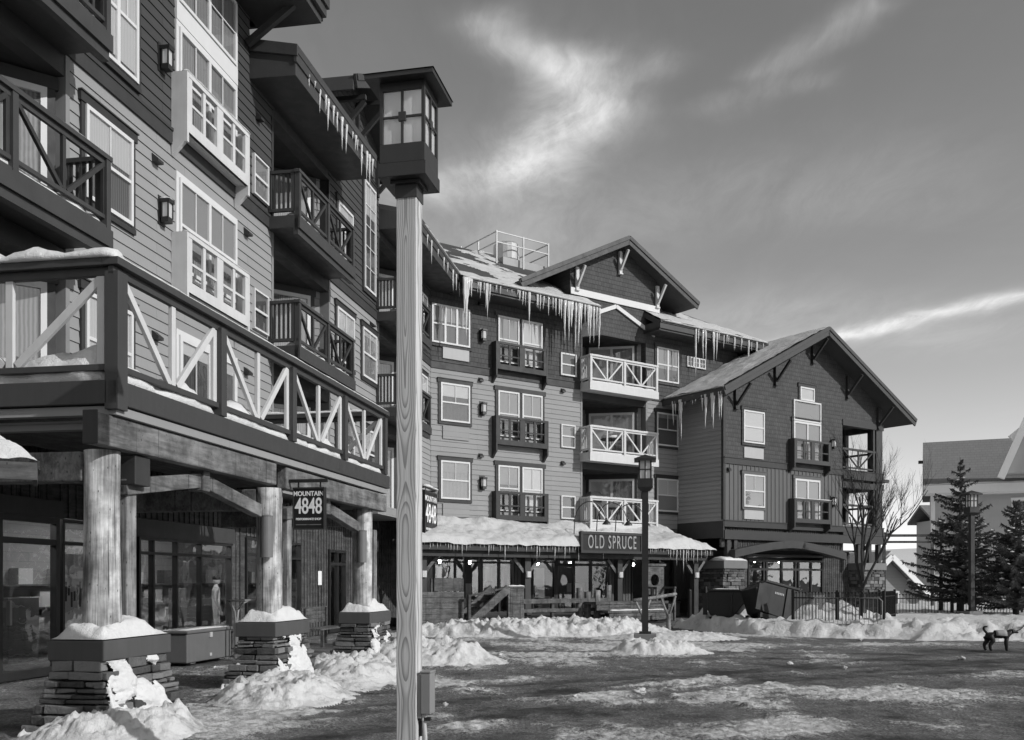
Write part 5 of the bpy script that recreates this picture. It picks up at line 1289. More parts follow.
# ================================================================ IN FRONT OF THE TAVERN
def plankbox(b, t0, t1, o0, o1, z0, z1, n):
    for k in range(n):
        a = z0+(z1-z0)*k/n; c = z0+(z1-z0)*(k+1)/n-.012; b.bx(t0, t1, o0, o1, a, c)
t = thing('plank_fence', 'solid dark plank fence beside the wooden steps, under the second shop sign', 'fence', W=M.at(-2.1, 3.4, 0)); W = WM[t.name]
b = MB(); plankbox(b, -1.5, 1.0, -.03, .03, .1, 1.25, 6); b.build('planks', m['plank_wood'], t, W)
for x in (-1.5, -.3, .9): MB().bx(x,x+.12,-.1,-.031,0,1.7 if x > -.5 else 1.4).build('post', m['dark_wood'], t, W)
b = MB(); b.bx(-.2,.9,-.03,.03,1.26,1.72); b.build('planks', m['dark_wood'], t, W)
t = thing('wooden_steps', 'timber steps with a slanting stringer and plank newel climbing to the tavern porch', 'steps', W=M.at(-.2, 3.5, 0)); W = WM[t.name]
b = MB(); b.bm((-.9,.25,.12),(.75,.25,1.35),.09,.28); b.bm((-.9,-.75,.12),(.75,-.75,1.35),.09,.28); b.build('stringer', m['plank_wood'], t, W)
for k in range(5): MB().bx(-.75+.28*k,-.4+.28*k,-.7,.2,.2+.22*k,.25+.22*k).build('tread', m['plank_wood'], t, W)
b = MB(); plankbox(b,.8,1.5,.1,.2,.0,1.35,5); b.bx(.78,1.52,.08,.22,1.35,1.42); b.build('newel', m['plank_wood'], t, W)
b = MB(); b.bx(-.95,-.85,.2,.3,0,1.15); b.bm((-.9,.25,1.1),(.8,.25,1.4),.06,.06); b.build('rail', m['dark_wood'], t, W)
snow_ridge('snow', [(.8,.15,1.42),(1.5,.15,1.42)], .16, .05, t, W, 2)
t = thing('low_plank_rail', 'low plank guard rail running along the porch edge behind the snow bank', 'guard rail', W=M.at(3.2, 3.3, 0)); W = WM[t.name]
b = MB(); b.bx(-1.8,2.6,-.03,.03,.78,.95); b.bx(-1.8,2.6,-.03,.028,.45,.58); b.build('rail', m['plank_wood'], t, W)
for x in (-1.7,-.3,1.1,2.4): MB().bx(x,x+.12,-.13,-.031,0,1.0).build('post', m['dark_wood'], t, W)
t = thing('plank_platform', 'stepped plank platform with timber ends right of the porch entrance', 'platform', W=M.at(6.3, 3.7, 0)); W = WM[t.name]
b = MB(); b.bx(-1.9,1.9,-.6,.35,.72,.82); b.bx(-1.6,1.7,.0,.7,.4,.48); b.build('deck_board', m['plank_wood'], t, W)
b = MB(); plankbox(b,-1.85,1.85,.3,.34,.5,.71,2); plankbox(b,-1.5,1.6,.62,.66,.1,.39,2); plankbox(b,1.75,1.9,-.5,.5,.05,.71,4); b.build('riser', m['plank_wood'], t, W)
snow_ridge('snow', [(-1.4,.55,.48),(1.5,.55,.48)], .2, .06, t, W, 7)
for k, (u, o, h) in enumerate(((4.3,3.2,1.35),(4.65,3.25,1.2),(5.1,3.3,1.25),(5.75,3.2,1.45),(7.75,3.2,1.25),(8.0,3.4,1.35))):
    x = MB(); x.tube([(0,0,0),(0,0,h*.5),(.01,0,h)], [.14,.13,.125], 12); ob = x.build('log_stump', m['log_wood'] if k in (2,) else m['post_wood'], None, M.at(u, o, 0), smooth=False, bevel=.01)
    tag(ob, ['short thick upright log, first of the row by the platform','second upright log, a little shorter than its neighbour','pale upright log in the middle of the row','tallest upright log before the tavern door','upright log left of the carved chair','upright log touching the carved chair'][k], 'log', 'upright logs by the platform')
t = thing('carved_chair', 'big rustic chair with a round hole cut in its tall plank back', 'chair', W=M.at(8.45, 3.2, .6)); W = WM[t.name]
b = MB(); n = 20
for k in range(n):       # plank back with a round hole
    a0 = 2*math.pi*k/n; a1 = 2*math.pi*(k+1)/n
    def rim(a):
        c, s_ = math.cos(a), math.sin(a); f = 1/max(abs(c)/.5, abs(s_)/.62); return (c*f, s_*f+1.0)
    q = [(.24*math.cos(a0), 1.05+.24*math.sin(a0)), rim(a0), rim(a1), (.24*math.cos(a1), 1.05+.24*math.sin(a1))]
    b.prism(q, .18, .26)
b.bx(-.58,.58,-.3,-.12,1.63,1.72); b.build('backrest', m['plank_wood'], t, W)
MB().bx(-.5,.5,-.18,.45,.38,.46).build('seat', m['plank_wood'], t, W)
for x in (-.55,.45): MB().bx(x,x+.1,-.25,.5,.7,.78).build('armrest', m['plank_wood'], t, W)
for x in (-.54,.46):
    for y in (-.28,.4): MB().bx(x,x+.08,y,y+.08,-.6,.7 if y > 0 else 1.62).build('leg', m['plank_wood'], t, W)
t = thing('sawhorse', 'rough log sawhorse on forked legs beside the street lamp', 'sawhorse', (4.55, 30.6, 0), R(24)); W = WM[t.name]
MB().tube([(-.75,0,1.0),(0,0,1.08),(.85,0,1.2)], [.06,.06,.05], 8).build('top_log', m['post_wood'], t, W, smooth=True)
for x, h in ((-.4,.98),(.55,1.08)):
    b = MB(); b.tube([(x,0,0),(x,0,.55)], [.09,.06], 8); b.tube([(x,0,.45),(x-.28,0,h)], [.045,.035], 7); b.tube([(x,0,.45),(x+.28,0,h+.05)], [.045,.035], 7); b.tube([(x,0,.1),(x-.1,.1,0)], .05, 6); b.build('leg', m['post_wood'], t, W, smooth=True)
o = MB().lathe([(.09,0),(.09,1.15),(.1,1.17),(.06,1.25)], (0,0,0), 12).build('iron_bollard', m['iron'], None, Matrix.Translation((*M.pt(10.6, 2.9)[:2], 0))); tag(o, 'slim black bollard near the right-hand porch column'.replace('right-hand ', 'last '), 'bollard')

# grill and heater left on the lowest white balcony
t = thing('patio_grill', 'covered dark grill with a flat lid on the lowest white balcony', 'grill', W=M.at(7.4, .35, 4.05)); W = WM[t.name]
b = MB(); b.bx(-.3,.35,-.22,.2,1.12,1.22); b.add([(-.3,-.2,1.22),(.4,-.2,1.22),(.4,.2,1.22),(-.3,.2,1.22),(-.2,-.1,1.36),(.3,-.1,1.36),(.3,.1,1.36),(-.2,.1,1.36)],[(0,1,5,4),(1,2,6,5),(2,3,7,6),(3,0,4,7),(4,5,6,7)]); b.build('lid', m['black_metal'], t, W)
b = MB(); b.bx(-.28,.33,-.2,.19,.75,1.11); b.bx(-.26,-.2,-.18,-.12,0,.75); b.bx(.24,.3,-.18,-.12,0,.75); b.bx(-.26,-.2,.1,.16,0,.75); b.bx(.24,.3,.1,.16,0,.75); b.build('body', m['black_metal'], t, W)

for u, z, lb in ((8.9, 4.05, 'snow-covered round patio table on the lowest white balcony'), (8.6, 7.05, 'snow-covered round patio table on the middle white balcony')):
    t = thing('patio_table', lb, 'table', W=M.at(u, .12, z), group='snowy patio tables'); W = WM[t.name]
    MB().lathe([(.44,0),(.45,.03),(.42,.04)], (0,0,.7), 20).build('table_top', m['bronze_metal'], t, W)
    MB().lathe([(.42,0),(.41,.1),(.3,.2),(.08,.25)], (0,0,.741), 20).build('snow', m['snow'], t, W, smooth=True)
    for a in range(3): MB().tube([(.36*math.cos(a*2.1),.36*math.sin(a*2.1),0),(.2*math.cos(a*2.1),.2*math.sin(a*2.1),.7)], .018, 6).build('leg', m['bronze_metal'], t, W)

# ================================================================ FENCES, HOPPERS
def iron_fence(label, p, q, z, h, step=.12, cap=True, posts=(0,1), name='iron_fence', group='black iron picket fences', ptop=0):
    p = Vector((*p, z)); q = Vector((*q, z)); d = q-p; n = int(d.length/step); a = math.atan2(d.y, d.x)
    t = thing(name, label, 'fence', p, a, group); W = WM[t.name]; Ln = d.length; k = MB()
    for i in range(1, n):
        x = Ln*i/n; k.box(x-.009,x+.009,-.009,.009,.08,h-(.02 if not cap else .0)); 
        if cap: k.box(x-.022,x+.022,-.022,.022,h,h+.045)
    k.build('picket', m['iron'], t, W)
    r = MB(); r.box(0,Ln,-.018,.018,h-.16,h-.12); r.box(0,Ln,-.018,.018,.14,.18); r.build('rail', m['iron'], t, W)
    for f in posts: x = Ln*f; MB().box(x-.04,x+.04,-.04,.04,-.3,h+.1).build('post', m['iron'], t, W)
    return t
iron_fence('black iron picket fence with ball finials in front of the bare tree', (8.75,29.7), (10.95,28.1), .22, 1.02, .1, posts=(0,.5,1))
iron_fence('long black iron fence behind the snow, running towards the spruces', (15.3,39.6), (21.6,40.4), .1, .92, .14, posts=(0,.5,1))
iron_fence('short black iron gate panel beside the stone pier', (7.35,36.2), (8.25,36.9), .0, 1.3, .09, cap=False, posts=(0,1), name='iron_gate')
iron_fence('black iron fence under the open corner balconies', (11.2,30.6), (14.6,36.4), .2, 1.0, .13, posts=(0,.5,1))
t = thing('crowd_barrier', 'grey steel crowd barrier leaning in the snow before the iron fence', 'barrier', (9.05,28.75,.22), math.atan2(-1.1,1.75)); W = WM[t.name]
b = MB(); b.tube([(0,0,.12),(0,0,.82),(.08,0,.9),(1.92,0,.9),(2.0,0,.82),(2.0,0,.12),(0,0,.12)], .02, 8, False); b.build('frame', m['grey_metal'], t, W)
b = MB()
for i in range(1,16): b.tube([(2.0*i/16,0,.12),(2.0*i/16,0,.9)], .008, 6)
b.build('bars', m['grey_metal'], t, W)
def hopper(label, x, y, rz, s=1.0, mark=False):
    t = thing('dump_hopper', label, 'dump hopper', W=Matrix.Translation((x, y, .3)) @ Matrix.Rotation(rz, 4, 'Z') @ Matrix.Rotation(R(14 if mark else 0), 4, 'Y') @ Matrix.Rotation(R(-8 if mark else 0), 4, 'X'), group='dark dump hoppers in the snow'); W = WM[t.name]
    prof = [(-.45*s,.18),(.3*s,.1),(.95*s,.7*s+.2),(.72*s,1.02*s),(-.55*s,1.02*s),(-.78*s,.8*s)]
    MB().prism(prof, -.52, .52).build('body', m['dumpster_dark'], t, W, bevel=.025)
    b = MB(); b.prism([(-.55*s,1.021*s),(.62*s,1.021*s),(.58*s,1.1*s),(-.5*s,1.1*s)], -.55, .55); b.build('lid', m['dumpster_dark'], t, W, bevel=.02)
    b = MB(); b.box(-.5*s,.5*s,-.5,-.36,0,.14); b.box(-.5*s,.5*s,.36,.5,0,.14); b.box(-.7*s,-.55*s,-.56,-.5,.2,.95*s); b.box(.2*s,.32*s,-.56,-.521,.12,1.0*s); b.build('base', m['iron'], t, W)
    if mark: 
        b = MB(); 
        for k in range(6): b.box(.02+.055*k*1.0-.2,.055+.055*k-.2,-.535,-.521,.83,.83+.07)
        b.build('marking', m['panel_pale'], t, W)
    snow_ridge('snow', [(-.45*s,.1,1.1*s),(.4*s,-.1,1.1*s)], .5, .03, t, W, x)
    return t
hopper('low dark dump hopper half sunk in snow beside the stone pier', 7.15, 31.8, R(-24), .95)
hopper('tilted dark dump hopper with pale stencil marks at the fence end', 8.2, 30.6, R(12), 1.1, True)

# ================================================================ TREES
def bare_tree(label, x, y, z, H, seed):
    t = thing('bare_tree', label, 'tree', (x, y, z)); W = WM[t.name]; rr = random.Random(seed); br = MB(); tr = MB()
    def grow(p, d, r, ln, lv, mb):
        pts = [p]; rs = [r]; n = 5; q = p.copy(); dd = d.copy()
        for i in range(n):
            dd = (dd + Vector((rr.uniform(-.13,.13), rr.uniform(-.13,.13), .09))).normalized(); q = q+dd*ln/n; pts.append(q.copy()); rs.append(r*(1-.55*(i+1)/n))
        mb.tube(pts, rs, 8 if r > .04 else 5)
        if lv == 0: return
        k = 3 if lv > 2 else rr.randint(3, 5)
        for i in range(k):
            f = rr.uniform(.35, 1.0); j = min(n, int(f*n)+0); a = rr.uniform(0, 6.28); sp = rr.uniform(.3, .6)
            ax = dd.cross(Vector((math.cos(a), math.sin(a), .2))).normalized()
            grow(pts[j], (dd*math.cos(sp)+ax*math.sin(sp)).normalized(), rs[j]*rr.uniform(.55,.8), ln*rr.uniform(.5,.75), lv-1, br)
    grow(Vector((0,0,-.2)), Vector((0,0,1)), .1, H*.30, 0, tr)
    top = Vector((0,0,H*.27))
    for k in range(6):
        a = k*1.05+.3; sp = .13+.1*(k % 3)
        grow(top+Vector((0,0,-.25*(k % 3))), Vector((math.cos(a)*math.sin(sp), math.sin(a)*math.sin(sp), math.cos(sp))), .05, H*.40, 4, br)
    tr.build('trunk', m['bark'], t, W, smooth=True); br.build('crown', m['bark'], t, W, smooth=True, fix=False)
bare_tree('leafless tree with upright grey branches before the gabled wing', 11.35, 30.9, .2, 6.2, 5)
def conifer(label, x, y, z, H, rad, seed, dens=1.0, z0=.16):
    t = thing('spruce_tree', label, 'tree', (x, y, z), 0, 'snow-dusted spruces by the far fence'); W = WM[t.name]; rr = random.Random(seed)
    MB().tube([(0,0,-.3),(.02,0,H*.5),(0,.02,H)], [.02*H+.03,.012*H+.02,.01], 8).build('trunk', m['bark'], t, W, smooth=True)
    fo = MB(); sn = MB(); h = H*z0
    while h < H*.985:
        f = (h/H-z0)/(1-z0); n = max(3, int((7-3*f)*dens)); 
        for k in range(n):
            if rr.random() < .12: continue
            a = rr.uniform(0, 6.28); ln = rad*(1-f)**.9*rr.uniform(.4, 1.25)+.06
            drop = rr.uniform(-.28,-.02)+.35*f; ns = max(4, int(ln/.11)); p = Vector((0,0,h+rr.uniform(-.06,.06))); out = Vector((math.cos(a), math.sin(a), 0)); sd = Vector((-out.y, out.x, 0))
            prev = p
            for i in range(ns):
                g = (i+1)/ns; q = p+out*ln*g+Vector((0,0,ln*(drop*g+.22*g*g)))
                w = (.26*(1-g*.75)+.05)*min(1,.35+ln*.5)
                for _ in range(5):
                    for s_ in (-1,1):
                        w2 = w*rr.uniform(.35,1.2); tip = prev.lerp(q, rr.uniform(.3,1.25))+sd*s_*w2+Vector((0,0,rr.uniform(-.2,.05))); r0 = prev.lerp(q, rr.random()); up = Vector((0,0,rr.uniform(.02,.05)))
                        dn = out*rr.uniform(.012,.03)
                        fo.add([r0-dn, r0+dn+up*.3, tip, r0-up*1.4], [(0,1,2),(3,2,1)])
                if rr.random() < .12 and f < .85: 
                    c = q+Vector((0,0,.03)); sn.add([c-out*.1-sd*.08, c+out*.1-sd*.06, c+out*.12+sd*.07+Vector((0,0,-.02)), c-out*.06+sd*.1, c+Vector((0,0,.05))], [(0,1,4),(1,2,4),(2,3,4),(3,0,4)])
                prev = q
        h += H*rr.uniform(.026,.05)
    fo.build('crown', m['needles'], t, W, fix=False); tag(sn.build('snow', m['needle_snow'], t, W, fix=False), kind='stuff')
conifer('tallest spruce, its thin top reaching past the grey house eave', 19.55, 41.6, .2, 6.8, 2.4, 4, 1.25, .1)
conifer('dense broad spruce at the edge of the snow, before the house windows', 20.6, 39.0, .3, 4.6, 2.3, 9, 1.45, .08)
conifer('mid-sized spruce squeezed between the tall and the broad one', 20.6, 42.6, .3, 5.2, 1.8, 12, 1.1, .14)
conifer('slender spruce with a bare lower stem beside the white house corner', 19.6, 43.6, .2, 4.4, 1.0, 15, .6, .5)

# ================================================================ DISTANT BUILDINGS
Hs = Fr((26.95, 62.0), 113.0)
hs = thing('grey_house', 'large grey house with a plain shingle roof, white eaves and steep white-trimmed gable', 'house', (26.95, 62, 0))
b = MB(); lap(b, .3, 22, 0, 7.6, .25); b.bx(.3, 22, -10, -.03, 0, 7.6); b.build('wall', m['house_wall'], hs, Hs.W)
b = MB(); b.slab([(-.2,-.7,7.75),(22,-.7,7.75),(22,5,11.25),(-.2,5,11.25)], .25); b.slab([(-.2,5,11.25),(22,5,11.25),(22,10.7,7.75),(-.2,10.7,7.75)], .25); b.build('roof', m['house_roof'], hs, Hs.W)
b = MB(); b.bx(-.2,22,.6,.78,7.2,7.72); b.bx(-.2,22,.0,.6,7.1,7.2); b.bx(.25,.5,-.05,.06,0,7.1); b.bx(.3,22,-.02,.07,1.7,2.0); b.build('eave_trim', m['house_white'], hs, Hs.W)
snow_ridge('snow', [(-.2,.6,7.74),(8,.6,7.74),(22,.6,7.74)], .4, .14, hs, Hs.W, 5, step=.4)
b = MB(); b.prism([(4.4,8.2),(6.3,12.9),(8.2,8.2)], -1.9, -.4); b.build('gable', m['house_wall'], hs, Hs.W)
b = MB()
for s_ in (-1,1): b.bm((6.3+s_*2.15,2.0,7.9),(6.3,2.0,13.2),.4,.42)
b.bm((4.7,1.9,10.3),(5.3,1.9,10.8),.4,.4); b.build('gable_trim', m['house_white'], hs, Hs.W)
for x0 in (5.0, 7.2): 
    for z0 in (5.3, 2.5): window(Hs, x0, x0+1.7, z0, z0+1.35, 0, 2, casing='house_white', blind=0, dh=False, munt=False, par=hs)
MB().bx(-.5,-.2,-3,-2.8,9.55,9.75).build('roof_outlet', m['dark_trim'], hs, Hs.W)
sh = thing('far_cabin', 'small dark-roofed cabin peeping out left of the grey house', 'cabin', (34.2, 75, 0)); W = WM[sh.name]
MB().box(-.7,3,0,4,0,6.4).build('wall', m['panel_pale'], sh, W); b = MB(); b.slab([(-1.3,-.4,6.4),(3.2,-.4,6.4),(3.2,2,7.7),(-1.3,2,7.7)],.2); b.slab([(-1.3,2,7.7),(3.2,2,7.7),(3.2,4.4,6.4),(-1.3,4.4,6.4)],.2); b.build('roof', m['house_roof'], sh, W)
hut = thing('ski_hut', 'low hut with a steep snow-covered gable roof beyond the iron fence', 'hut', (22.0, 56, -.4), R(12)); W = WM[hut.name]
b = MB(); b.prism([(-2.1,0),(2.1,0),(2.1,1.35),(0,3.3),(-2.1,1.35)], 0, 4); b.build('wall', m['siding_grey'], hut, W)
b = MB(); b.slab([(-2.5,-.5,1.25),(0,-.5,3.55),(0,4.4,3.55),(-2.5,4.4,1.25)],.2); b.slab([(0,-.5,3.55),(2.5,-.5,1.25),(2.5,4.4,1.25),(0,4.4,3.55)],.2); b.build('roof', m['house_roof'], hut, W)
b = MB(); b.beam((-2.55,-.55,1.1),(0,-.55,3.42),.08,.3); b.beam((2.55,-.55,1.1),(0,-.55,3.42),.08,.3); b.build('barge_board', m['house_white'], hut, W)
b = MB(); b.slab([(-2.45,-.45,1.5),(0,-.45,3.75),(0,4.3,3.75),(-2.45,4.3,1.5)],.2); b.slab([(0,-.45,3.75),(2.45,-.45,1.5),(2.45,4.3,1.5),(0,4.3,3.75)],.2); b.build('roof_snow', m['snow_roof'], hut, W)
b = MB(); b.box(-.8,.8,-.05,-.002,.3,1.4); b.build('window', m['white_trim'], hut, W); b = MB(); b.box(-.7,.7,-.06,-.051,.4,1.3); b.build('pane', m['drape_dark'], hut, W)
gt = thing('timber_frame', 'bare timber gantry of two rails and posts left of the grey house', 'gantry', (20.2, 52, 0), R(-4)); W = WM[gt.name]
b = MB(); b.box(0,4.6,-.06,.06,4.0,4.14); b.box(0,4.6,-.06,.06,3.66,3.78); b.build('rail', m['dark_wood'], gt, W)
for x in (.05,2.6,4.55): MB().box(x-.08,x+.08,-.14,-.061,0,4.25).build('post', m['dark_wood'], gt, W)
# land beyond and the ski hill across the plaza (it shows in the windows)
b = MB()
def HL(u, v):
    x = -150+400*u; y = 85+260*v; z = -.6+13*sm(0,1,v*1.3)*(.8+.5*fbm(x*.012,y*.012,1,3)); return (x, y, z)
b.grid(HL, 60, 30); tag(b.build('hills', m['snow_field'], None, Matrix.Identity(4), smooth=True, fix=False), kind='structure')
def SR(u, v):
    x = 26+220*u; y = -60+84*v; return (x, y, -.15+.3*sm(0,.02,u)+14*u*u*(.8+.4*fbm(x*.02,y*.02,1,3))+.3*fbm(x*.1,y*.1,2,3))
b = MB(); b.grid(SR, 50, 24); tag(b.build('snow_meadow', m['snow_field'], None, Matrix.Identity(4), smooth=True, fix=False), kind='structure'); b = MB()
def SK(u, v):
    x = -220+440*u; y = -24-230*v; z = -.3+78*v**1.25*(1+.35*fbm(x*.012,y*.012,6,3))+1.2*fbm(x*.05,y*.05,2,3)*min(1,v*8); return (x, y, max(-.3,z))
b = MB(); b.grid(SK, 90, 60); tag(b.build('ski_hill', m['snow_field'], None, Matrix.Identity(4), smooth=True, fix=False), kind='structure')
b = MB(); rr = random.Random(8); n = 0
while n < 420:
    u, v = rr.random(), rr.uniform(.14,1); x, y, z = SK(u, v)
    if fbm(x*.02+3, y*.012, 4, 3) < .02: continue
    h = rr.uniform(6,13); r = h*.2; k = len(b.v); b.lathe([(r,h*.1),(r*.75,h*.35),(r*.8,h*.36),(r*.45,h*.65),(.05,h)], (x,y,z-.5), 6); n += 1
fr_ = b.build('forest', m['needles'], None, Matrix.Identity(4), fix=False); tag(fr_, 'dark conifer forest on the ski hill across the plaza', 'forest', kind='stuff')

# ================================================================ FIGURES
def skin(name, nodes, edges, mt, parent, W, sub=2, root=0):
    me = bpy.data.meshes.new(name); me.from_pydata([n[:3] for n in nodes], edges, []); me.materials.append(m[mt])
    o = bpy.data.objects.new(name, me); link(o, parent, W)
    sk = o.modifiers.new('skin', 'SKIN'); sk.use_smooth_shade = True; sk.branch_smoothing = .6
    for i, n in enumerate(nodes):
        r = n[3]; d = me.skin_vertices[0].data[i]; d.radius = r if isinstance(r, tuple) else (r, r); d.use_root = (i == root)
    ss = o.modifiers.new('sub', 'SUBSURF'); ss.levels = sub; ss.render_levels = sub
    return o
dg_ = thing('dog', 'black dog in a pale vest on the plaza edge, tail curled up', 'dog', (11.3, 22.15, 0), R(-6)); W = WM[dg_.name]
N = [(-.22,0,.39,.09),(-.08,0,.375,.092),(.08,0,.365,.108),(.18,0,.385,.1),(.25,0,.44,.072),(.30,0,.475,.068),(.36,0,.458,.048),(.41,0,.44,.033),(.435,0,.435,.027),   # 0-8 spine to muzzle
     (-.26,0,.42,.03),(-.31,0,.47,.032),(-.34,0,.52,.032),(-.32,0,.565,.03),(-.27,0,.575,.026),(-.245,0,.55,.012)]     # 9-14 tail
E = [(0,1),(1,2),(2,3),(3,4),(4,5),(5,6),(6,7),(7,8),(0,9),(9,10),(10,11),(11,12),(12,13),(13,14)]
def leg(base, pts):
    p = base
    for q in pts: N.append(q); E.append((p, len(N)-1)); p = len(N)-1
for s_, dx in ((-1,.03),(1,-.04)):
    leg(0, [(-.24+dx,s_*.07,.33,.078),(-.17+dx,s_*.075,.25,.066),(-.255+dx,s_*.075,.15,.042),(-.235+dx,s_*.075,.035,.034),(-.20+dx,s_*.075,.02,.026)])
for s_, dx in ((-1,-.02),(1,.04)):
    leg(3, [(.17+dx,s_*.07,.3,.06),(.15+dx,s_*.075,.2,.053),(.165+dx,s_*.075,.11,.04),(.165+dx,s_*.075,.035,.034),(.195+dx,s_*.075,.02,.027)])
for s_ in (-1,1): leg(5, [(.29,s_*.05,.5,.02),(.295,s_*.07,.45,.018),(.30,s_*.075,.42,.009)])
skin('dog_body', N, E, 'dog_fur', dg_, W)
b = MB(); n = 16
rings = [(-.09,.108,.108,.378),(-.02,.114,.115,.373),(.08,.124,.126,.366),(.15,.12,.12,.375)]
for k, (x, ry, rz_, zc) in enumerate(rings):
    for i in range(n):
        a = -1.7+3.4*i/(n-1)+math.pi/2; b.v.append((x, ry*math.cos(a), zc+rz_*math.sin(a)))
for k in range(3):
    for i in range(n-1): b.f.append((k*n+i,k*n+i+1,(k+1)*n+i+1,(k+1)*n+i))
o = b.build('vest', m['siding_grey'], dg_, W, smooth=True, fix=False); sd = o.modifiers.new('solid','SOLIDIFY'); sd.thickness = .008
b = MB(); b.tube([(.25+.05*math.sin(a)*.4,.062*math.cos(a),.435+.06*math.sin(a)) for a in [i*math.pi/8 for i in range(17)]], .008, 6); b.build('collar', m['cloth_pale'], dg_, W)
pr = thing('person', 'person in a dark winter coat holding the black dog on a leash', 'person', (12.75, 22.0, 0), R(90)); W = WM[pr.name]
# local: x forward (towards the dog is +y after the turn)
N = [(0,0,.98,.15),(0,0,1.12,.14),(0,0,1.28,.16),(0,0,1.42,.13),(0,0,1.5,.06),(0,0,1.56,.065)]; E = [(0,1),(1,2),(2,3),(3,4),(4,5)]
for s_ in (-1,1):
    leg(0, [(0,s_*.1,.86,.1),(.02,s_*.11,.5,.07),(-.01,s_*.11,.1,.05),(.03,s_*.11,.045,.045),(.14,s_*.12,.04,.04)])
leg(3, [(0,.19,1.4,.075),(.02,.33,1.2,.055),(.04,.55,1.12,.045),(.04,.63,1.1,.036),(.04,.68,1.09,.032)])
hb = len(N)-1
for k, (dx, ln) in enumerate(((-.03,.045),(-.01,.055),(.012,.05),(.032,.04))): leg(hb, [(.04+dx,.72,1.075,.011),(.04+dx,.72+ln*.6,1.045,.010),(.04+dx,.715+ln*.2,1.02,.009)])
leg(hb, [(.0,.69,1.12,.012),(.01,.73,1.11,.011)])
leg(3, [(0,-.19,1.4,.075),(-.02,-.27,1.15,.055),(.06,-.27,.92,.042),(.08,-.26,.86,.034),(.09,-.26,.81,.03)])
hb = len(N)-1
for k in range(4): leg(hb, [(.09+.018*(k-1.5),-.255,.755,.010),(.095+.018*(k-1.5),-.245,.715,.009)])
leg(hb, [(.125,-.245,.79,.011),(.135,-.24,.76,.010)])
body = skin('body', N, E, 'cloth_dark', pr, W, 2)
b = MB()
def HD(u, v):
    th = 2*math.pi*u; ph = math.pi*(v-.5); d = Vector((math.cos(th)*math.cos(ph), math.sin(th)*math.cos(ph), math.sin(ph)))
    r = Vector((d.x*.095, d.y*.075, d.z*.115))
    if d.x > .75 and abs(d.y) < .25: r.x += .018*max(0,1-abs(d.z+.1)*4)
    return r+Vector((.015,0,1.66))
b.grid(HD, 24, 16); hd = b.build('head', m['skin'], pr, W, smooth=True)
b = MB(); b.lathe([(.0905,0),(.1,.03),(.095,.08),(.06,.115),(.01,.125)], (.01,0,1.665), 20); b.build('hat', m['cloth_dark'], pr, W, smooth=True)
b = MB()
for s_ in (-1,1): b.box(.094,.104,s_*.03-.011,s_*.03+.011,1.665,1.678)
b.box(.096,.106,-.022,.022,1.592,1.6); b.build('face', m['black_metal'], hd, W)
hand = WM[pr.name] @ Vector((.04,.725,1.05)); col_ = WM[dg_.name] @ Vector((.27,.0,.49))
ls = MB().tube([hand.lerp(col_, f)-Vector((0,0,.28*math.sin(math.pi*f)*(1-.3*f))) for f in [i/14 for i in range(15)]], .009, 6).build('leash', m['cloth_dark'], None, Matrix.Identity(4), smooth=True)
tag(ls, 'thin dark leash sagging from the dog collar to its keeper', 'leash')
sp = thing('person', 'person in a cap and pale top inside the shop', 'person', W=L.at(8.45, SF-1.0, .02) @ Matrix.Rotation(R(-60),4,'Z')); W = WM[sp.name]
N = [(0,0,.95,.14),(0,0,1.1,.13),(0,0,1.26,.15),(0,0,1.39,.12),(0,0,1.47,.055),(0,0,1.53,.06)]; E = [(0,1),(1,2),(2,3),(3,4),(4,5)]
for s_ in (-1,1):
    leg(0, [(0,s_*.1,.84,.095),(.02,s_*.11,.48,.068),(-.01,s_*.11,.09,.048),(.04,s_*.11,.045,.042),(.14,s_*.12,.035,.036)])
    leg(3, [(0,s_*.19,1.37,.07),(-.02,s_*.26,1.12,.052),(.08,s_*.24,.9,.04),(.1,s_*.23,.83,.03)])
    hb = len(N)-1
    for k in range(4): leg(hb, [(.11+.018*(k-1.5),s_*.225,.775,.010),(.115+.018*(k-1.5),s_*.215,.735,.009)])
    leg(hb, [(.145,s_*.215,.81,.011),(.155,s_*.21,.78,.010)])
skin('body', N, E, 'cloth_pale', sp, W, 2)
b = MB(); b.grid(lambda u, v: HD(u, v)-Vector((0,0,.03)), 24, 16); hd = b.build('head', m['skin'], sp, W, smooth=True)
b = MB(); b.lathe([(.0905,0),(.1,.03),(.09,.08),(.01,.11)], (.01,0,1.64), 20); b.box(.05,.19,-.07,.07,1.65,1.66); b.build('cap', m['cloth_dark'], sp, W)
CLOUDS = [(-.02,1.74,.10,1.88,.06,.4),(.10,1.88,.15,2.07,.09,.48),(.15,2.07,.03,2.28,.11,.45),(.03,2.28,-.2,2.44,.12,.36),(.16,1.98,.27,1.86,.05,.2),(-.1,2.5,.0,3.0,.25,.2),(1.1,4.15,2.3,2.85,.09,.75),(.5,1.9,.64,1.66,.04,.22),(.42,2.05,.62,1.9,.04,.12),(.9,3.6,1.7,3.9,.4,.15),(.3,2.6,.9,2.4,.3,.1)]
CLOUD_V = 3.5; SKY_S = .15; SUN_E = 2.0; EXPO = .75; BACK_FILL = .8
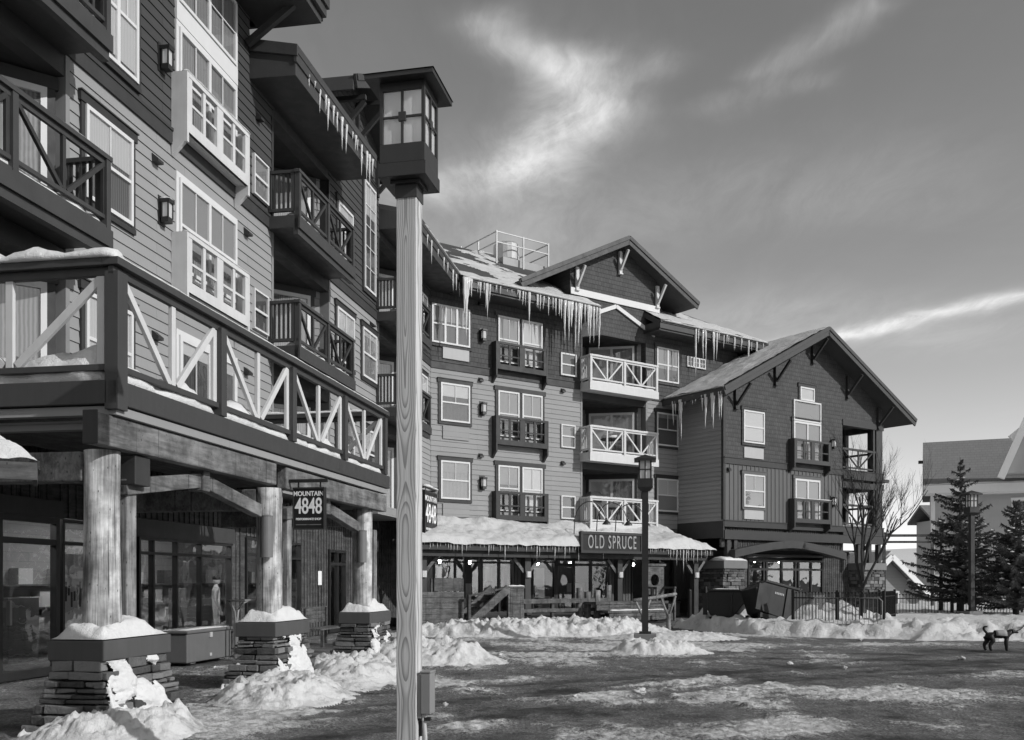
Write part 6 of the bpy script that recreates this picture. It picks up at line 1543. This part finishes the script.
# ================================================================ SKY, SUN, CAMERA
SUN_AZ = (.89, -.456); EL = 28.0
w = bpy.data.worlds.new("World"); scene.world = w; w.use_nodes = True
nt = w.node_tree; nt.nodes.clear()
def N_(ty, **kw):
    nd = nt.nodes.new(ty)
    for k, v in kw.items(): setattr(nd, k, v)
    return nd
def mth(op, a, b=0.0, c=None, clamp=False):
    nd = N_('ShaderNodeMath', operation=op, use_clamp=clamp)
    for i, v in enumerate((a, b, c)):
        if v is None: continue
        if isinstance(v, (int, float)): nd.inputs[i].default_value = v
        else: nt.links.new(v, nd.inputs[i])
    return nd.outputs[0]
def rmp(f, a, b, lo=0, hi=1):
    nd = N_('ShaderNodeMapRange'); nd.interpolation_type = 'SMOOTHSTEP'; nt.links.new(f, nd.inputs[0])
    for i, v in enumerate((a, b, lo, hi)): nd.inputs[i+1].default_value = v
    return nd.outputs[0]
sky = N_('ShaderNodeTexSky'); sky.sky_type = 'NISHITA'; sky.sun_disc = False
sky.sun_elevation = R(EL); sky.sun_rotation = math.atan2(SUN_AZ[0], SUN_AZ[1]); sky.altitude = 2500; sky.air_density = 1.0; sky.dust_density = .8; sky.ozone_density = 1.0
sp_ = N_('ShaderNodeSeparateColor'); nt.links.new(sky.outputs[0], sp_.inputs[0])
# black-and-white film behind a red filter: mostly the red light of the sky
grey = mth('MULTIPLY_ADD', sp_.outputs[0], .76, mth('MULTIPLY', sp_.outputs[1], .1))
tc = N_('ShaderNodeTexCoord'); sx = N_('ShaderNodeSeparateXYZ'); nt.links.new(tc.outputs['Generated'], sx.inputs[0])
zc = mth('MAXIMUM', sx.outputs[2], .03)
cx = mth('DIVIDE', sx.outputs[0], zc); cy = mth('DIVIDE', sx.outputs[1], zc)       # position on a flat cloud layer
def vec(a, b):
    c = N_('ShaderNodeCombineXYZ'); nt.links.new(a, c.inputs[0]); nt.links.new(b, c.inputs[1]); return c.outputs[0]
def nz(v, scale, detail, rough, dist=0, mp=(1,1,1), rot=0):
    q = N_('ShaderNodeMapping'); nt.links.new(v, q.inputs[0]); q.inputs['Scale'].default_value = mp; q.inputs['Rotation'].default_value = (0,0,rot)
    n = N_('ShaderNodeTexNoise'); nt.links.new(q.outputs[0], n.inputs['Vector']); n.inputs['Scale'].default_value = scale; n.inputs['Detail'].default_value = detail
    n.inputs['Roughness'].default_value = rough; n.inputs['Distortion'].default_value = dist; return n.outputs[0]
P = vec(cx, cy)
wx = mth('MULTIPLY', mth('SUBTRACT', nz(P, 2.2, 4, .55), .5), .22); wy = mth('MULTIPLY', mth('SUBTRACT', nz(P, 2.4, 4, .55, 0, (1,1,1), 2.0), .5), .26)
qx = mth('ADD', cx, wx); qy = mth('ADD', cy, wy)
def streak(x0, y0, x1, y1, r, amp):
    dx, dy = x1-x0, y1-y0; L2 = dx*dx+dy*dy
    ax = mth('SUBTRACT', qx, x0); ay = mth('SUBTRACT', qy, y0)
    t = mth('DIVIDE', mth('ADD', mth('MULTIPLY', ax, dx), mth('MULTIPLY', ay, dy)), L2, None, True)
    ex = mth('SUBTRACT', ax, mth('MULTIPLY', t, dx)); ey = mth('SUBTRACT', ay, mth('MULTIPLY', t, dy))
    d2 = mth('ADD', mth('MULTIPLY', ex, ex), mth('MULTIPLY', ey, ey))
    return mth('MULTIPLY', mth('POWER', 2.718, mth('MULTIPLY', d2, -1.0/(r*r))), amp)
S = None
for s_ in CLOUDS:
    q = streak(*s_); S = q if S is None else mth('ADD', S, q)
fib = nz(vec(qx, qy), 1.0, 8, .68, 1.2, (3.2, .9, 1), R(-28)); fib2 = nz(P, 5.0, 7, .65, .8, (1.6, .6, 1), R(-20)); veil = nz(P, .35, 6, .6, .8)
cl = mth('MULTIPLY', S, rmp(mth('MULTIPLY_ADD', fib2, .4, mth('MULTIPLY', fib, .75)), .22, .9, .05, 1.6))
cl = mth('ADD', cl, mth('MULTIPLY', rmp(veil, .42, .75), mth('MULTIPLY', rmp(fib, .3, .75), .09)))
back = mth('MULTIPLY', rmp(mth('MULTIPLY', sx.outputs[1], -1.0), .0, .55), mth('MULTIPLY', rmp(fib2, .42, .62, .12, 1.25), rmp(sx.outputs[2], .0, .2, .2, BACK_FILL)))
cl = mth('ADD', cl, back)      # unseen cloud added behind the camera to fill-light fronts and brighten window reflections
hz = rmp(sx.outputs[2], 0.0, .32, .27, 0.0)
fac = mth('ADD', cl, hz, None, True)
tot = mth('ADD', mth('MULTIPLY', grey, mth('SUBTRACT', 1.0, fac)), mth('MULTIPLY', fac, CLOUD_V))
cc = N_('ShaderNodeCombineColor')
for i in range(3): nt.links.new(tot, cc.inputs[i])
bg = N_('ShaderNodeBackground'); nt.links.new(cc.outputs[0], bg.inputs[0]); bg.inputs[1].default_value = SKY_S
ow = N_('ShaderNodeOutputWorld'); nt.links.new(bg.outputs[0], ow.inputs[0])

sl = bpy.data.lights.new('sun', 'SUN'); sl.energy = SUN_E; sl.angle = R(.5); sl.color = (1.0, 1.0, 1.0)
so = bpy.data.objects.new('sun', sl); COL.objects.link(so)
dirv = Vector((SUN_AZ[0]*math.cos(R(EL)), SUN_AZ[1]*math.cos(R(EL)), math.sin(R(EL)))).normalized()
so.rotation_euler = dirv.to_track_quat('Z', 'Y').to_euler()

cam = bpy.data.cameras.new('camera'); cam.sensor_width = 36; cam.lens = 954/1024*36; cam.shift_y = (580-370)/1024; cam.clip_end = 3000
co = bpy.data.objects.new('camera', cam); co.location = (0, 0, 1.65); co.rotation_euler = (R(90), 0, 0); COL.objects.link(co); scene.camera = co
scene.view_settings.view_transform = 'Standard'; scene.view_settings.look = 'None'; scene.view_settings.exposure = EXPO; scene.view_settings.gamma = 1
